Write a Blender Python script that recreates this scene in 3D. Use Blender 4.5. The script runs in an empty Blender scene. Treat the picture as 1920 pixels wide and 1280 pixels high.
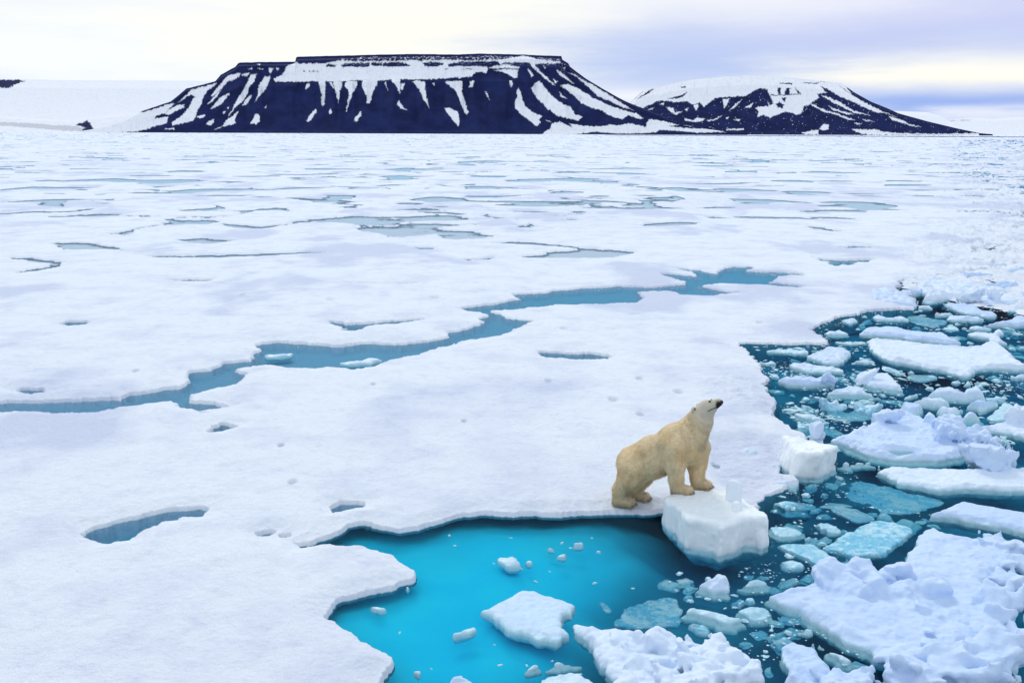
import bpy, math, random
import numpy as np

scene = bpy.context.scene
COL = scene.collection

# ------------------------------------------------------------------ camera
F = 1867.0                     # focal length in pixels of the 1920 px wide photograph
CAMZ = 6.6                     # height of the ship's rail above the water
PITCH = math.atan(391.5 / F)
ROLL = 0.0042
_f = np.array([0, math.cos(PITCH), -math.sin(PITCH)])
_r0 = np.array([1.0, 0, 0])
_u0 = np.array([0, math.sin(PITCH), math.cos(PITCH)])
_r = math.cos(ROLL) * _r0 + math.sin(ROLL) * _u0
_u = -math.sin(ROLL) * _r0 + math.cos(ROLL) * _u0
cam_data = bpy.data.cameras.new('camera')
cam = bpy.data.objects.new('camera', cam_data)
COL.objects.link(cam)
cam_data.sensor_fit = 'HORIZONTAL'
cam_data.sensor_width = 36.0
cam_data.lens = F / 1920 * 36.0
cam_data.clip_start = 0.5
cam_data.clip_end = 100000
from mathutils import Matrix
cam.matrix_world = Matrix(((_r[0], _u[0], -_f[0], 0), (_r[1], _u[1], -_f[1], 0), (_r[2], _u[2], -_f[2], CAMZ), (0, 0, 0, 1)))
scene.camera = cam

# ------------------------------------------------------------------ view, sky, sun
scene.view_settings.view_transform = 'Standard'
scene.view_settings.look = 'None'
scene.view_settings.exposure = 0.0
scene.view_settings.gamma = 1.0
scene.cycles.max_bounces = 6
scene.cycles.transparent_max_bounces = 12
scene.cycles.use_denoising = True

SUN_EL, SUN_AZ = math.radians(36), math.radians(-12)     # azimuth from +Y, to the right positive

world = bpy.data.worlds.new('World')
scene.world = world
world.use_nodes = True


class NT:
    """short-hand for building node trees"""
    def __init__(self, tree):
        self.t = tree
        self.n = tree.nodes
        self.l = tree.links

    def node(self, kind, **kw):
        n = self.n.new(kind)
        for k, v in kw.items():
            setattr(n, k, v)
        return n

    def put(self, sock, v):
        if hasattr(v, 'is_linked'):
            self.l.new(v, sock)
        elif v is not None:
            sock.default_value = v

    def m(self, op, a, b=None, c=None, clamp=False):
        n = self.node('ShaderNodeMath', operation=op, use_clamp=clamp)
        for i, v in enumerate((a, b, c)):
            self.put(n.inputs[i], v)
        return n.outputs[0]

    def mix(self, f, a, b, blend='MIX'):
        n = self.node('ShaderNodeMix', data_type='RGBA', blend_type=blend)
        self.put(n.inputs[0], f)
        self.put(n.inputs[6], a)
        self.put(n.inputs[7], b)
        return n.outputs[2]

    def rng(self, v, a, b, c=0.0, d=1.0, smooth=True):
        n = self.node('ShaderNodeMapRange')
        n.interpolation_type = 'SMOOTHSTEP' if smooth else 'LINEAR'
        for i, x in enumerate((v, a, b, c, d)):
            self.put(n.inputs[i], x)
        return n.outputs[0]

    def noise(self, vec, scale, detail=4.0, rough=0.55, dist=0.0):
        n = self.node('ShaderNodeTexNoise')
        self.put(n.inputs['Vector'], vec)
        n.inputs['Scale'].default_value = scale
        n.inputs['Detail'].default_value = detail
        n.inputs['Roughness'].default_value = rough
        n.inputs['Distortion'].default_value = dist
        return n.outputs['Fac']

    def xyz(self, x, y, z):
        n = self.node('ShaderNodeCombineXYZ')
        for i, v in enumerate((x, y, z)):
            self.put(n.inputs[i], v)
        return n.outputs[0]

    def sep(self, v):
        n = self.node('ShaderNodeSeparateXYZ')
        self.l.new(v, n.inputs[0])
        return n.outputs


def C(r, g, b):
    return (r, g, b, 1.0)


def build_sky():
    t = world.node_tree
    for n in list(t.nodes):
        t.nodes.remove(n)
    k = NT(t)
    out = k.node('ShaderNodeOutputWorld')
    bg = k.node('ShaderNodeBackground')
    bg.inputs[1].default_value = 0.1
    t.links.new(bg.outputs[0], out.inputs[0])
    sky = k.node('ShaderNodeTexSky', sky_type='NISHITA', sun_disc=False)
    sky.sun_elevation = SUN_EL
    sky.sun_rotation = SUN_AZ
    d = k.node('ShaderNodeTexCoord').outputs['Generated']
    x, y, z = k.sep(d)
    az = k.m('ARCTAN2', x, y)
    el = k.m('ARCSINE', z)
    # streaky stratus: warp the angles with stretched noise
    w1 = k.noise(k.xyz(k.m('MULTIPLY', az, 5.0), k.m('MULTIPLY', el, 26.0), 0.0), 1.0, 5.0, 0.55)
    w2 = k.noise(k.xyz(k.m('MULTIPLY', az, 9.0), k.m('MULTIPLY', el, 75.0), 4.0), 1.0, 6.0, 0.6)
    ws = k.m('SUBTRACT', w1, 0.5)
    el2 = k.m('ADD', el, k.m('MULTIPLY', ws, k.m('MINIMUM', k.m('MULTIPLY', el, 0.45), 0.036)))
    az2 = k.m('ADD', az, k.m('MULTIPLY', k.m('SUBTRACT', w2, 0.5), 0.22))

    def bump(u, v, su, sv):
        a0, e0 = math.atan((u - 960) / F), math.atan((249 - v) / F)
        a = k.m('DIVIDE', k.m('SUBTRACT', az2, a0), su / F)
        e = k.m('DIVIDE', k.m('SUBTRACT', el2, e0), sv / F)
        s = k.m('ADD', k.m('MULTIPLY', a, a), k.m('MULTIPLY', e, e))
        return k.m('EXPONENT', k.m('MULTIPLY', s, -0.5))

    col = k.mix(k.rng(w1, 0.35, 0.65), C(0.78, 0.85, 0.99), C(0.93, 0.96, 1.0))
    for (u, v, su, sv, c, amt) in SKY_PATCHES:
        col = k.mix(k.m('MULTIPLY', bump(u, v, su, sv), amt, clamp=True), col, C(*c))
    fine = k.rng(w2, 0.30, 0.72, -0.06, 0.06)
    col = k.mix(k.m('ADD', 0.5, k.m('MULTIPLY', fine, 2.0)), k.mix(1.0, col, C(0.93, 0.95, 1.0), 'MULTIPLY'), k.mix(1.0, col, C(1.05, 1.04, 1.0), 'MULTIPLY'))
    # the cloud deck overhead is greyer and bluer than the bright belt above the mountains
    hi = k.rng(el, 0.13, 0.5)
    n3 = k.noise(d, 2.6, 6.0, 0.6)
    deck = k.mix(k.rng(n3, 0.3, 0.7), C(*DECK_LO), C(*DECK_HI))
    col = k.mix(hi, col, deck)
    back = k.rng(y, -0.35, 0.25)
    col = k.mix(back, C(*BACK_SKY), col)
    col = k.mix(1.0, col, C(10, 10, 10), 'MULTIPLY')
    col.node.clamp_result = False
    fin = k.mix(0.98, sky.outputs[0], col)
    t.links.new(fin, bg.inputs[0])


SKY_PATCHES = [
    # u, v, spread u, spread v, colour, amount     (places given as directions in the photograph)
    (690, 60, 430, 75, (1.12, 1.09, 0.93), 1.0),
    (250, 10, 300, 35, (0.86, 0.90, 1.0), 0.6),
    (100, 120, 220, 50, (0.96, 1.02, 1.04), 0.5),
    (1290, 128, 210, 48, (0.47, 0.59, 0.92), 1.0),
    (1620, 88, 340, 30, (0.53, 0.62, 0.92), 1.0),
    (1850, 40, 240, 42, (0.60, 0.65, 0.94), 0.95),
    (1420, 30, 260, 26, (0.93, 0.93, 1.0), 0.5),
    (1770, 150, 190, 22, (1.10, 1.07, 0.93), 1.0),
    (1820, 200, 250, 19, (0.30, 0.45, 0.90), 1.0),
    (1180, 184, 60, 10, (0.93, 0.96, 1.03), 0.8),
    (1870, 214, 60, 9, (0.88, 0.92, 1.02), 0.8),
]
DECK_LO = (0.54, 0.66, 0.83)
DECK_HI = (0.80, 0.90, 1.00)
BACK_SKY = (0.78, 0.86, 0.97)
build_sky()

sun_data = bpy.data.lights.new('sun', 'SUN')
sun_data.energy = 1.4
sun_data.angle = math.radians(18)
sun_data.color = (1.0, 0.95, 0.87)
sun = bpy.data.objects.new('sun', sun_data)
COL.objects.link(sun)
from mathutils import Vector
_sd = Vector((math.sin(SUN_AZ) * math.cos(SUN_EL), math.cos(SUN_AZ) * math.cos(SUN_EL), math.sin(SUN_EL)))
sun.rotation_euler = _sd.to_track_quat('Z', 'Y').to_euler()


# ------------------------------------------------------------------ geometry helpers
def P(u, v, z=0.0):
    """point of the world at height z that lies at (u, v) in the 1920 x 1280 photograph"""
    u = np.asarray(u, float)
    v = np.asarray(v, float)
    a = (u - 960) / F
    b = -(v - 640) / F
    d = _f[:, None] + np.outer(_r, a.ravel()) + np.outer(_u, b.ravel())
    s = (np.asarray(z, float).ravel() - CAMZ) / d[2]
    p = d * s
    return np.stack([p[0], p[1]], -1)


def to_px(x, y, z):
    z = z - CAMZ
    c = x * _f[0] + y * _f[1] + z * _f[2]
    a = x * _r[0] + y * _r[1] + z * _r[2]
    b = x * _u[0] + y * _u[1] + z * _u[2]
    return 960 + F * a / c, 640 - F * b / c


_rng = np.random.RandomState(11)
_T = _rng.rand(64, 64, 64).astype(np.float32)


def vn2(x, y, s=0):
    """smooth value noise on a plane, -1..1"""
    T = _T[s % 64]
    xi = np.floor(x).astype(np.int64)
    yi = np.floor(y).astype(np.int64)
    fx = (x - xi).astype(np.float32)
    fy = (y - yi).astype(np.float32)
    fx = fx * fx * fx * (fx * (fx * 6 - 15) + 10)
    fy = fy * fy * fy * (fy * (fy * 6 - 15) + 10)
    x0 = xi & 63
    x1 = (xi + 1) & 63
    y0 = yi & 63
    y1 = (yi + 1) & 63
    a = T[x0, y0] * (1 - fx) + T[x1, y0] * fx
    b = T[x0, y1] * (1 - fx) + T[x1, y1] * fx
    return (a * (1 - fy) + b * fy) * 2 - 1


def fbm2(x, y, o=4, s=0, g=0.5):
    r = 0
    a = 1.0
    t = 0
    for i in range(o):
        c, sn = math.cos(0.6 * i + s), math.sin(0.6 * i + s)
        r = r + a * vn2((x * c - y * sn) * 2 ** i + 17.3 * i + s * 3.7, (x * sn + y * c) * 2 ** i + 5.1 * i, s + i * 7)
        t += a
        a *= g
    return r / t


def vn3(x, y, z):
    xi = np.floor(x).astype(np.int64)
    yi = np.floor(y).astype(np.int64)
    zi = np.floor(z).astype(np.int64)
    f = []
    for p, i in ((x, xi), (y, yi), (z, zi)):
        q = (p - i).astype(np.float32)
        f.append(q * q * (3 - 2 * q))
    fx, fy, fz = f
    x0, x1 = xi & 63, (xi + 1) & 63
    y0, y1 = yi & 63, (yi + 1) & 63
    z0, z1 = zi & 63, (zi + 1) & 63

    def plane(zz):
        a = _T[x0, y0, zz] * (1 - fx) + _T[x1, y0, zz] * fx
        b = _T[x0, y1, zz] * (1 - fx) + _T[x1, y1, zz] * fx
        return a * (1 - fy) + b * fy
    return (plane(z0) * (1 - fz) + plane(z1) * fz) * 2 - 1


def fbm3(x, y, z, o=3, s=0.0, g=0.5):
    r = 0
    a = 1.0
    t = 0
    for i in range(o):
        k = 2.03 ** i
        r = r + a * vn3(x * k + s + 9.1 * i, y * k + 2 * s + 3.3 * i, z * k + 7.7 * i + s)
        t += a
        a *= g
    return r / t


def sst(a, b, x):
    t = np.clip((x - a) / (b - a), 0, 1)
    return t * t * (3 - 2 * t)


def sdf_poly(px, py, poly):
    """signed distance to a closed polygon, negative inside; px, py are flat arrays"""
    V = np.asarray(poly, float)
    d = np.full(px.shape, 1e18)
    inside = np.zeros(px.shape, bool)
    n = len(V)
    for i in range(n):
        a = V[i]
        b = V[(i + 1) % n]
        e = b - a
        wx = px - a[0]
        wy = py - a[1]
        t = np.clip((wx * e[0] + wy * e[1]) / (e @ e + 1e-12), 0, 1)
        dx = wx - e[0] * t
        dy = wy - e[1] * t
        d = np.minimum(d, dx * dx + dy * dy)
        if a[1] != b[1]:
            c = (a[1] > py) != (b[1] > py)
            inside ^= c & (px < (b[0] - a[0]) * (py - a[1]) / (b[1] - a[1]) + a[0])
    d = np.sqrt(d)
    return np.where(inside, -d, d)


def sdf_poly_near(px, py, poly, margin, far=None):
    V = np.asarray(poly, float)
    m = (px > V[:, 0].min() - margin) & (px < V[:, 0].max() + margin) & (py > V[:, 1].min() - margin) & (py < V[:, 1].max() + margin)
    out = np.full(px.shape, margin if far is None else far, float)
    if m.any():
        out[m] = sdf_poly(px[m], py[m], V)
    return out


def smooth_poly(V, n=1):
    """Chaikin corner cutting, light"""
    V = np.asarray(V, float)
    for _ in range(n):
        N = np.roll(V, -1, 0)
        V = np.stack([V * 0.8 + N * 0.2, V * 0.2 + N * 0.8], 1).reshape(-1, 2)
    return V


def mesh_obj(name, verts, faces, mat, parent=None, smooth=True, attrs=None, loc=None):
    """ONE mesh object from numpy arrays (faces: n x 3 or n x 4)"""
    verts = np.asarray(verts, np.float32)
    faces = np.asarray(faces, np.int32)
    me = bpy.data.meshes.new(name)
    if loc is not None:
        verts = verts - np.asarray(loc, np.float32)
    me.vertices.add(len(verts))
    me.vertices.foreach_set('co', verts.ravel())
    k = faces.shape[1]
    me.loops.add(faces.size)
    me.loops.foreach_set('vertex_index', faces.ravel())
    me.polygons.add(len(faces))
    me.polygons.foreach_set('loop_start', np.arange(0, faces.size, k, dtype=np.int32))
    if smooth:
        me.polygons.foreach_set('use_smooth', np.ones(len(faces), bool))
    for an, av in (attrs or {}).items():
        at = me.attributes.new(an, 'FLOAT', 'POINT')
        at.data.foreach_set('value', np.asarray(av, np.float32).ravel())
    me.update(calc_edges=True)
    me.validate()
    if mat:
        me.materials.append(mat)
    o = bpy.data.objects.new(name, me)
    COL.objects.link(o)
    if loc is not None:
        o.location = loc
    if parent is not None:
        o.parent = parent
    return o


def tag(o, label=None, cat=None, group=None, kind=None):
    if label:
        o['label'] = label
    if cat:
        o['category'] = cat
    if group:
        o['group'] = group
    if kind:
        o['kind'] = kind
    return o


def surface_nets(Fv, org, h):
    """isosurface 0 of a sampled field (negative inside) -> verts, quads"""
    nx, ny, nz = Fv.shape
    S = Fv < 0
    cnt = np.zeros((nx - 1, ny - 1, nz - 1), np.int8)
    for i in (0, 1):
        for j in (0, 1):
            for k in (0, 1):
                cnt += S[i:nx - 1 + i, j:ny - 1 + j, k:nz - 1 + k]
    act = (cnt > 0) & (cnt < 8)
    idx = np.argwhere(act)
    ids = np.full(act.shape, -1, np.int64)
    ids[act] = np.arange(len(idx))
    I, J, K = idx.T
    pos = np.zeros((len(idx), 3))
    num = np.zeros(len(idx))
    cs = [(0, 0, 0), (1, 0, 0), (0, 1, 0), (1, 1, 0), (0, 0, 1), (1, 0, 1), (0, 1, 1), (1, 1, 1)]
    val = [Fv[I + c[0], J + c[1], K + c[2]] for c in cs]
    for a in range(8):
        for b in range(a + 1, 8):
            if sum(abs(cs[a][q] - cs[b][q]) for q in range(3)) != 1:
                continue
            fa, fb = val[a], val[b]
            m = (fa < 0) != (fb < 0)
            t = np.where(m, fa / np.where(m, fa - fb, 1), 0)
            for q in range(3):
                pos[:, q] += np.where(m, cs[a][q] + t * (cs[b][q] - cs[a][q]), 0)
            num += m
    verts = (idx + pos / num[:, None]) * h + np.asarray(org)
    quads = []
    for ax in range(3):
        sl0 = [slice(1, -1)] * 3
        sl1 = [slice(1, -1)] * 3
        sl0[ax] = slice(0, -1)
        sl1[ax] = slice(1, None)
        m = S[tuple(sl0)] != S[tuple(sl1)]
        e = np.argwhere(m)
        off = np.array([1, 1, 1])
        off[ax] = 0
        e = e + off
        b, c = [(1, 2), (2, 0), (0, 1)][ax]
        db = np.zeros(3, int)
        db[b] = 1
        dc = np.zeros(3, int)
        dc[c] = 1
        q = [ids[tuple((e - db * p - dc * r).T)] for p, r in ((1, 1), (0, 1), (0, 0), (1, 0))]
        q = np.stack(q, 1)
        fl = S[tuple(e.T)]
        q[~fl] = q[~fl][:, ::-1]
        quads.append(q)
    return verts, np.concatenate(quads)

# ------------------------------------------------------------------ materials
def new_mat(name):
    m = bpy.data.materials.new(name)
    m.use_nodes = True
    for n in list(m.node_tree.nodes):
        m.node_tree.nodes.remove(n)
    k = NT(m.node_tree)
    out = k.node('ShaderNodeOutputMaterial')
    return m, k, out


def principled(k, out, base, rough=0.6, spec=0.3, normal=None):
    b = k.node('ShaderNodeBsdfPrincipled')
    k.put(b.inputs['Base Color'], base)
    k.put(b.inputs['Roughness'], rough)
    k.put(b.inputs['Specular IOR Level'], spec)
    if normal is not None:
        k.put(b.inputs['Normal'], normal)
    k.l.new(b.outputs[0], out.inputs[0])
    return b


def bump(k, h, dist, strength=1.0):
    b = k.node('ShaderNodeBump')
    b.inputs['Strength'].default_value = strength
    b.inputs['Distance'].default_value = dist
    k.put(b.inputs['Height'], h)
    return b.outputs[0]


SNOW = (0.85, 0.893, 0.955)
SNOW_GREY = (0.655, 0.70, 0.845)
FLOE_SNOW = (0.55, 0.70, 0.94)
FLOE_BLUE = (0.42, 0.59, 0.90)


def ice_colour(k, z, snow, bare):
    """snow above the waterline, washed blue ice at it and below it (what the ice is made of, not how it is lit)"""
    r = k.node('ShaderNodeValToRGB')
    e = r.color_ramp.elements
    e[0].position = 0.0
    e[0].color = C(0.03, 0.40, 0.56)
    e[1].position = 1.0
    e[1].color = C(0.66, 0.82, 0.93)
    for p, c in ((0.42, C(0.07, 0.52, 0.66)), (0.60, C(0.22, 0.62, 0.72)), (0.72, C(0.50, 0.76, 0.84))):
        x = e.new(p)
        x.color = c
    k.l.new(k.rng(z, -0.45, 0.16, 0.0, 1.0, smooth=False), r.inputs[0])
    f = k.rng(k.m('SUBTRACT', z, bare), 0.015, 0.11)
    return k.mix(f, r.outputs[0], snow)


def make_sheet_mat():
    m, k, out = new_mat('sheet_snow')
    g = k.node('ShaderNodeNewGeometry').outputs['Position']
    z = k.sep(g)[2]
    a = k.node('ShaderNodeAttribute', attribute_name='grey').outputs['Fac']
    n1 = k.noise(g, 0.55, 5.0, 0.6)
    n2 = k.noise(g, 3.5, 5.0, 0.65)
    n3 = k.noise(k.xyz(k.m('MULTIPLY', k.sep(g)[0], 0.7), k.sep(g)[1], 2.0), 1.5, 6.0, 0.7, 0.6)
    a = k.m('ADD', a, k.rng(n3, 0.50, 0.72, 0.0, 0.38))
    f = k.m('ADD', a, k.m('ADD', k.rng(n1, 0.44, 0.74, 0.0, 0.55), k.rng(n2, 0.48, 0.78, 0.0, 0.45)), clamp=True)
    snow = k.mix(f, C(*SNOW), C(*SNOW_GREY))
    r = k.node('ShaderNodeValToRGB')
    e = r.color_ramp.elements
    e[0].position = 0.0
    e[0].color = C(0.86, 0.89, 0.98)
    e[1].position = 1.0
    e[1].color = C(0.20, 0.30, 0.40)  # dark band on pond walls: shade under the overhang painted into the colour
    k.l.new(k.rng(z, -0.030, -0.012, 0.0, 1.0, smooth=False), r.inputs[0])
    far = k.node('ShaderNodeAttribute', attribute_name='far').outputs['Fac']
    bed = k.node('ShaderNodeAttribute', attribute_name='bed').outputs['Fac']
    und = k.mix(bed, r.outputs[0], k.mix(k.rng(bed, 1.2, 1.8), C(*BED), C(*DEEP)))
    col = k.mix(k.rng(k.m('SUBTRACT', z, k.m('MULTIPLY', far, 0.035)), -0.005, 0.022), und, snow)  # painted shade band reaches higher on distant pond edges
    nb = k.noise(g, 9.0, 6.0, 0.65)
    nc = k.noise(g, 45.0, 4.0, 0.6)
    nrm = bump(k, k.m('ADD', k.m('MULTIPLY', nb, 1.0), k.m('MULTIPLY', nc, 0.35)), 0.06, 0.8)
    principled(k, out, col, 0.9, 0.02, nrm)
    return m


POOL_C = (860, 1095)


def make_ledge_mat():
    m, k, out = new_mat('sunken_blue_ice')
    g = k.node('ShaderNodeNewGeometry').outputs['Position']
    n = k.noise(g, 0.9, 5.0, 0.6)
    z = k.sep(g)[2]
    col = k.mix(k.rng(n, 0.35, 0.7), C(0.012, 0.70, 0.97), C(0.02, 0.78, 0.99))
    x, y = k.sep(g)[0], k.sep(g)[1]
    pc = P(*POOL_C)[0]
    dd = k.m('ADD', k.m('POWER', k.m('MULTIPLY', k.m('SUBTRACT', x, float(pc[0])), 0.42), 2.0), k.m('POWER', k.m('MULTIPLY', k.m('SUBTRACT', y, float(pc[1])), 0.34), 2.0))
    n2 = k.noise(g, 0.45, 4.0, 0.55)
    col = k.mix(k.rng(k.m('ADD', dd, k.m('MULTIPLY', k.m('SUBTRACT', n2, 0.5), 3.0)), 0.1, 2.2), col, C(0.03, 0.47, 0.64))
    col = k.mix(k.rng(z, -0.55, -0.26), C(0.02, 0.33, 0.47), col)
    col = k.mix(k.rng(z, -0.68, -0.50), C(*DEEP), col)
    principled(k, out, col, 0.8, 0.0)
    return m


def make_floe_mat():
    m, k, out = new_mat('floe_ice')
    g = k.node('ShaderNodeNewGeometry').outputs['Position']
    z = k.sep(g)[2]
    ab = k.node('ShaderNodeAttribute', attribute_name='bare').outputs['Fac']
    n1 = k.noise(g, 1.6, 5.0, 0.6)
    n2 = k.noise(g, 7.0, 6.0, 0.7)
    snow = k.mix(k.rng(n1, 0.45, 0.75, 0.0, 0.6), C(*FLOE_SNOW), C(*FLOE_BLUE))
    wh = k.node('ShaderNodeAttribute', attribute_name='white').outputs['Fac']
    snow = k.mix(wh, snow, C(0.90, 0.95, 0.965))
    # bare slabs keep only a crust of frost in patches
    frost = k.rng(k.m('ADD', n2, k.m('MULTIPLY', n1, 0.6)), 0.72, 0.92, 0.0, 1.0)
    bare = k.m('MULTIPLY', ab, k.m('SUBTRACT', 1.0, k.m('MULTIPLY', frost, 0.9)))
    col = ice_colour(k, z, snow, k.m('MULTIPLY', bare, 0.6))
    col = k.mix(k.m('MULTIPLY', bare, 0.8, clamp=True), col, C(0.06, 0.47, 0.70))
    nb = k.noise(g, 16.0, 6.0, 0.65)
    nrm = bump(k, nb, 0.03, 0.6)
    rough = k.rng(k.m('ADD', z, k.m('MULTIPLY', bare, -0.6)), 0.0, 0.1, 0.25, 0.65)
    principled(k, out, col, rough, 0.25, nrm)
    return m


def make_water_mat():
    m, k, out = new_mat('sea_water')
    g = k.node('ShaderNodeNewGeometry').outputs['Position']
    x, y, z = k.sep(g)
    n1 = k.noise(k.xyz(k.m('MULTIPLY', x, 0.8), k.m('MULTIPLY', y, 1.5), 0.0), 2.2, 4.0, 0.55, 0.4)
    n2 = k.noise(k.xyz(k.m('MULTIPLY', x, 0.8), y, 3.0), 11.0, 3.0, 0.55, 0.2)
    calm = k.rng(k.noise(g, 0.25, 2.0, 0.5), 0.35, 0.6, 0.45, 1.0)
    h = k.m('MULTIPLY', k.m('ADD', n1, k.m('MULTIPLY', n2, 0.22)), calm)
    nrm = bump(k, h, 0.05, 0.8)
    fr = k.node('ShaderNodeFresnel')
    fr.inputs['IOR'].default_value = 1.33
    k.l.new(nrm, fr.inputs['Normal'])
    gl = k.node('ShaderNodeBsdfGlossy')
    gl.inputs['Roughness'].default_value = 0.04
    k.l.new(nrm, gl.inputs['Normal'])
    tr = k.node('ShaderNodeBsdfTransparent')
    mx = k.node('ShaderNodeMixShader')
    k.l.new(k.m('MULTIPLY', fr.outputs[0], 0.62), mx.inputs[0])
    k.l.new(tr.outputs[0], mx.inputs[1])
    k.l.new(gl.outputs[0], mx.inputs[2])
    k.l.new(mx.outputs[0], out.inputs['Surface'])
    va = k.node('ShaderNodeVolumeAbsorption')
    va.inputs['Color'].default_value = C(0.0, 0.82, 0.97)
    va.inputs['Density'].default_value = 0.44
    k.l.new(va.outputs[0], out.inputs['Volume'])
    return m


def make_deep_mat():
    m, k, out = new_mat('deep_water')
    g = k.node('ShaderNodeNewGeometry').outputs['Position']
    n = k.noise(g, 0.42, 5.0, 0.6)
    col = k.mix(k.rng(n, 0.36, 0.68), C(0.026, 0.20, 0.33), C(0.08, 0.48, 0.60))
    principled(k, out, col, 1.0, 0.0)
    return m


def make_mountain_mat():
    m, k, out = new_mat('mountain_rock_and_snow')
    s = k.node('ShaderNodeAttribute', attribute_name='snow').outputs['Fac']
    g = k.node('ShaderNodeNewGeometry').outputs['Position']
    n = k.noise(g, 0.012, 8.0, 0.65)
    n2 = k.noise(g, 0.05, 5.0, 0.6)
    rock = k.mix(k.rng(n, 0.35, 0.7), C(0.012, 0.018, 0.070), C(0.021, 0.031, 0.115))
    snow = k.mix(k.rng(n2, 0.4, 0.8), C(0.93, 0.935, 0.96), C(0.83, 0.83, 0.91))
    nrm = bump(k, n, 12.0, 0.4)
    principled(k, out, k.mix(s, rock, snow), 0.9, 0.05, nrm)
    return m


BED = (0.36, 0.56, 0.72)
DEEP = (0.040, 0.25, 0.37)
M_SHEET = make_sheet_mat()
M_FLOE = make_floe_mat()
M_LEDGE = make_ledge_mat()
M_WATER = make_water_mat()
M_DEEP = make_deep_mat()
M_MTN = make_mountain_mat()


# ------------------------------------------------------------------ open water, backing plane for its depth
def box_mesh(x0, x1, y0, y1, z0, z1):
    v = [(x, y, z) for z in (z0, z1) for y in (y0, y1) for x in (x0, x1)]
    f = [(0, 2, 3, 1), (4, 5, 7, 6), (0, 1, 5, 4), (2, 6, 7, 3), (0, 4, 6, 2), (1, 3, 7, 5)]
    return v, f


v, f = box_mesh(-16000, 16000, -2000, 16000, -3.2, 0.0)
tag(mesh_obj('water', v, f, M_WATER, smooth=False), kind='structure')
v = [(-15900, -1900, -0.66), (15900, -1900, -0.66), (15900, 15900, -0.66), (-15900, 15900, -0.66)]
tag(mesh_obj('deep_water_backing', v, [(0, 1, 2, 3)], M_DEEP, smooth=False), kind='structure')  # added plane standing in for the glow of turbid deep water


# ------------------------------------------------------------------ the pack ice: one sheet, open where the water is
def px(ox, oy, sc, pts):
    p = np.asarray(pts, float)
    return np.stack([ox + p[:, 0] / sc, oy + p[:, 1] / sc], 1)


OPEN_WATER = [  # edge of the pack ice round the broken channel and the turquoise pool
    (2600, 480), (1960, 492), (1875, 500), (1800, 512), (1720, 524), (1690, 530), (1678, 543), (1700, 549), (1716, 560), (1717, 580),
    (1673, 580), (1643, 582), (1610, 588), (1573, 595), (1547, 603), (1532, 613), (1528, 617),
    (1533, 627), (1550, 635), (1549, 643), (1493, 644), (1440, 643), (1387, 643), (1397, 653), (1408, 668),
    (1413, 677), (1427, 690), (1428, 703), (1436, 708), (1434, 720), (1443, 738), (1453, 747), (1458, 763),
    (1450, 773), (1457, 787), (1480, 800), (1503, 813), (1514, 822), (1512, 850), (1470, 872), (1466, 884), (1490, 893), (1498, 903),
    (1478, 914), (1440, 927), (1427, 940), (1428, 950), (1400, 962), (1330, 968), (1262, 962), (1247, 957), (1190, 959), (1109, 963), (1027, 963), (946, 961),
    (897, 958), (865, 965), (824, 977), (784, 987), (751, 991), (711, 987), (674, 981), (654, 985), (621, 1001), (593, 1014),
    (548, 1018), (564, 1029), (605, 1022), (641, 1020), (682, 1021), (698, 1032), (731, 1042), (751, 1056), (776, 1071),
    (778, 1083), (743, 1099), (682, 1111), (637, 1119), (621, 1136), (613, 1156), (637, 1170), (674, 1197), (715, 1219),
    (747, 1237), (735, 1253), (715, 1280), (690, 1330), (650, 1420), (640, 1700), (2600, 1700)]
LEAD = [
    (-400, 765), (0, 754), (98, 751), (207, 748), (226, 748), (242, 740), (293, 731), (340, 726), (357, 716), (348, 708), (353, 697),
    (391, 693), (422, 679), (469, 675), (478, 669), (469, 663), (484, 654), (486, 642), (519, 640), (584, 645), (628, 648),
    (664, 646), (683, 642), (741, 646), (810, 639), (847, 631), (843, 622), (883, 613), (911, 604), (901, 598), (918, 589),
    (883, 582), (866, 578), (920, 570), (977, 560), (962, 552), (1013, 548), (1097, 539), (1159, 537), (1224, 538), (1286, 533),
    (1283, 528), (1246, 518), (1232, 512), (1262, 514), (1300, 518), (1309, 516), (1293, 509), (1250, 501), (1312, 507), (1345, 513), (1354, 504), (1378, 501),
    (1414, 500), (1403, 507), (1429, 510), (1472, 511), (1509, 516), (1458, 518), (1449, 529), (1498, 536), (1538, 539),
    (1480, 538), (1429, 534), (1352, 531), (1310, 535), (1345, 544), (1385, 549), (1334, 553), (1279, 552), (1254, 545),
    (1195, 548), (1212, 556), (1203, 566), (1152, 569), (1042, 572), (980, 578), (926, 582), (944, 595), (998, 600),
    (988, 606), (969, 615), (933, 629), (865, 639), (774, 666), (730, 673), (701, 687), (664, 691), (617, 688), (591, 691),
    (533, 688), (497, 684), (437, 693), (464, 701), (460, 710), (446, 721), (402, 730), (358, 741), (360, 752), (402, 755),
    (420, 763), (373, 772), (340, 763), (322, 753), (281, 757), (230, 763), (172, 774), (105, 775), (39, 773), (0, 771), (-400, 790)]
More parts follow.
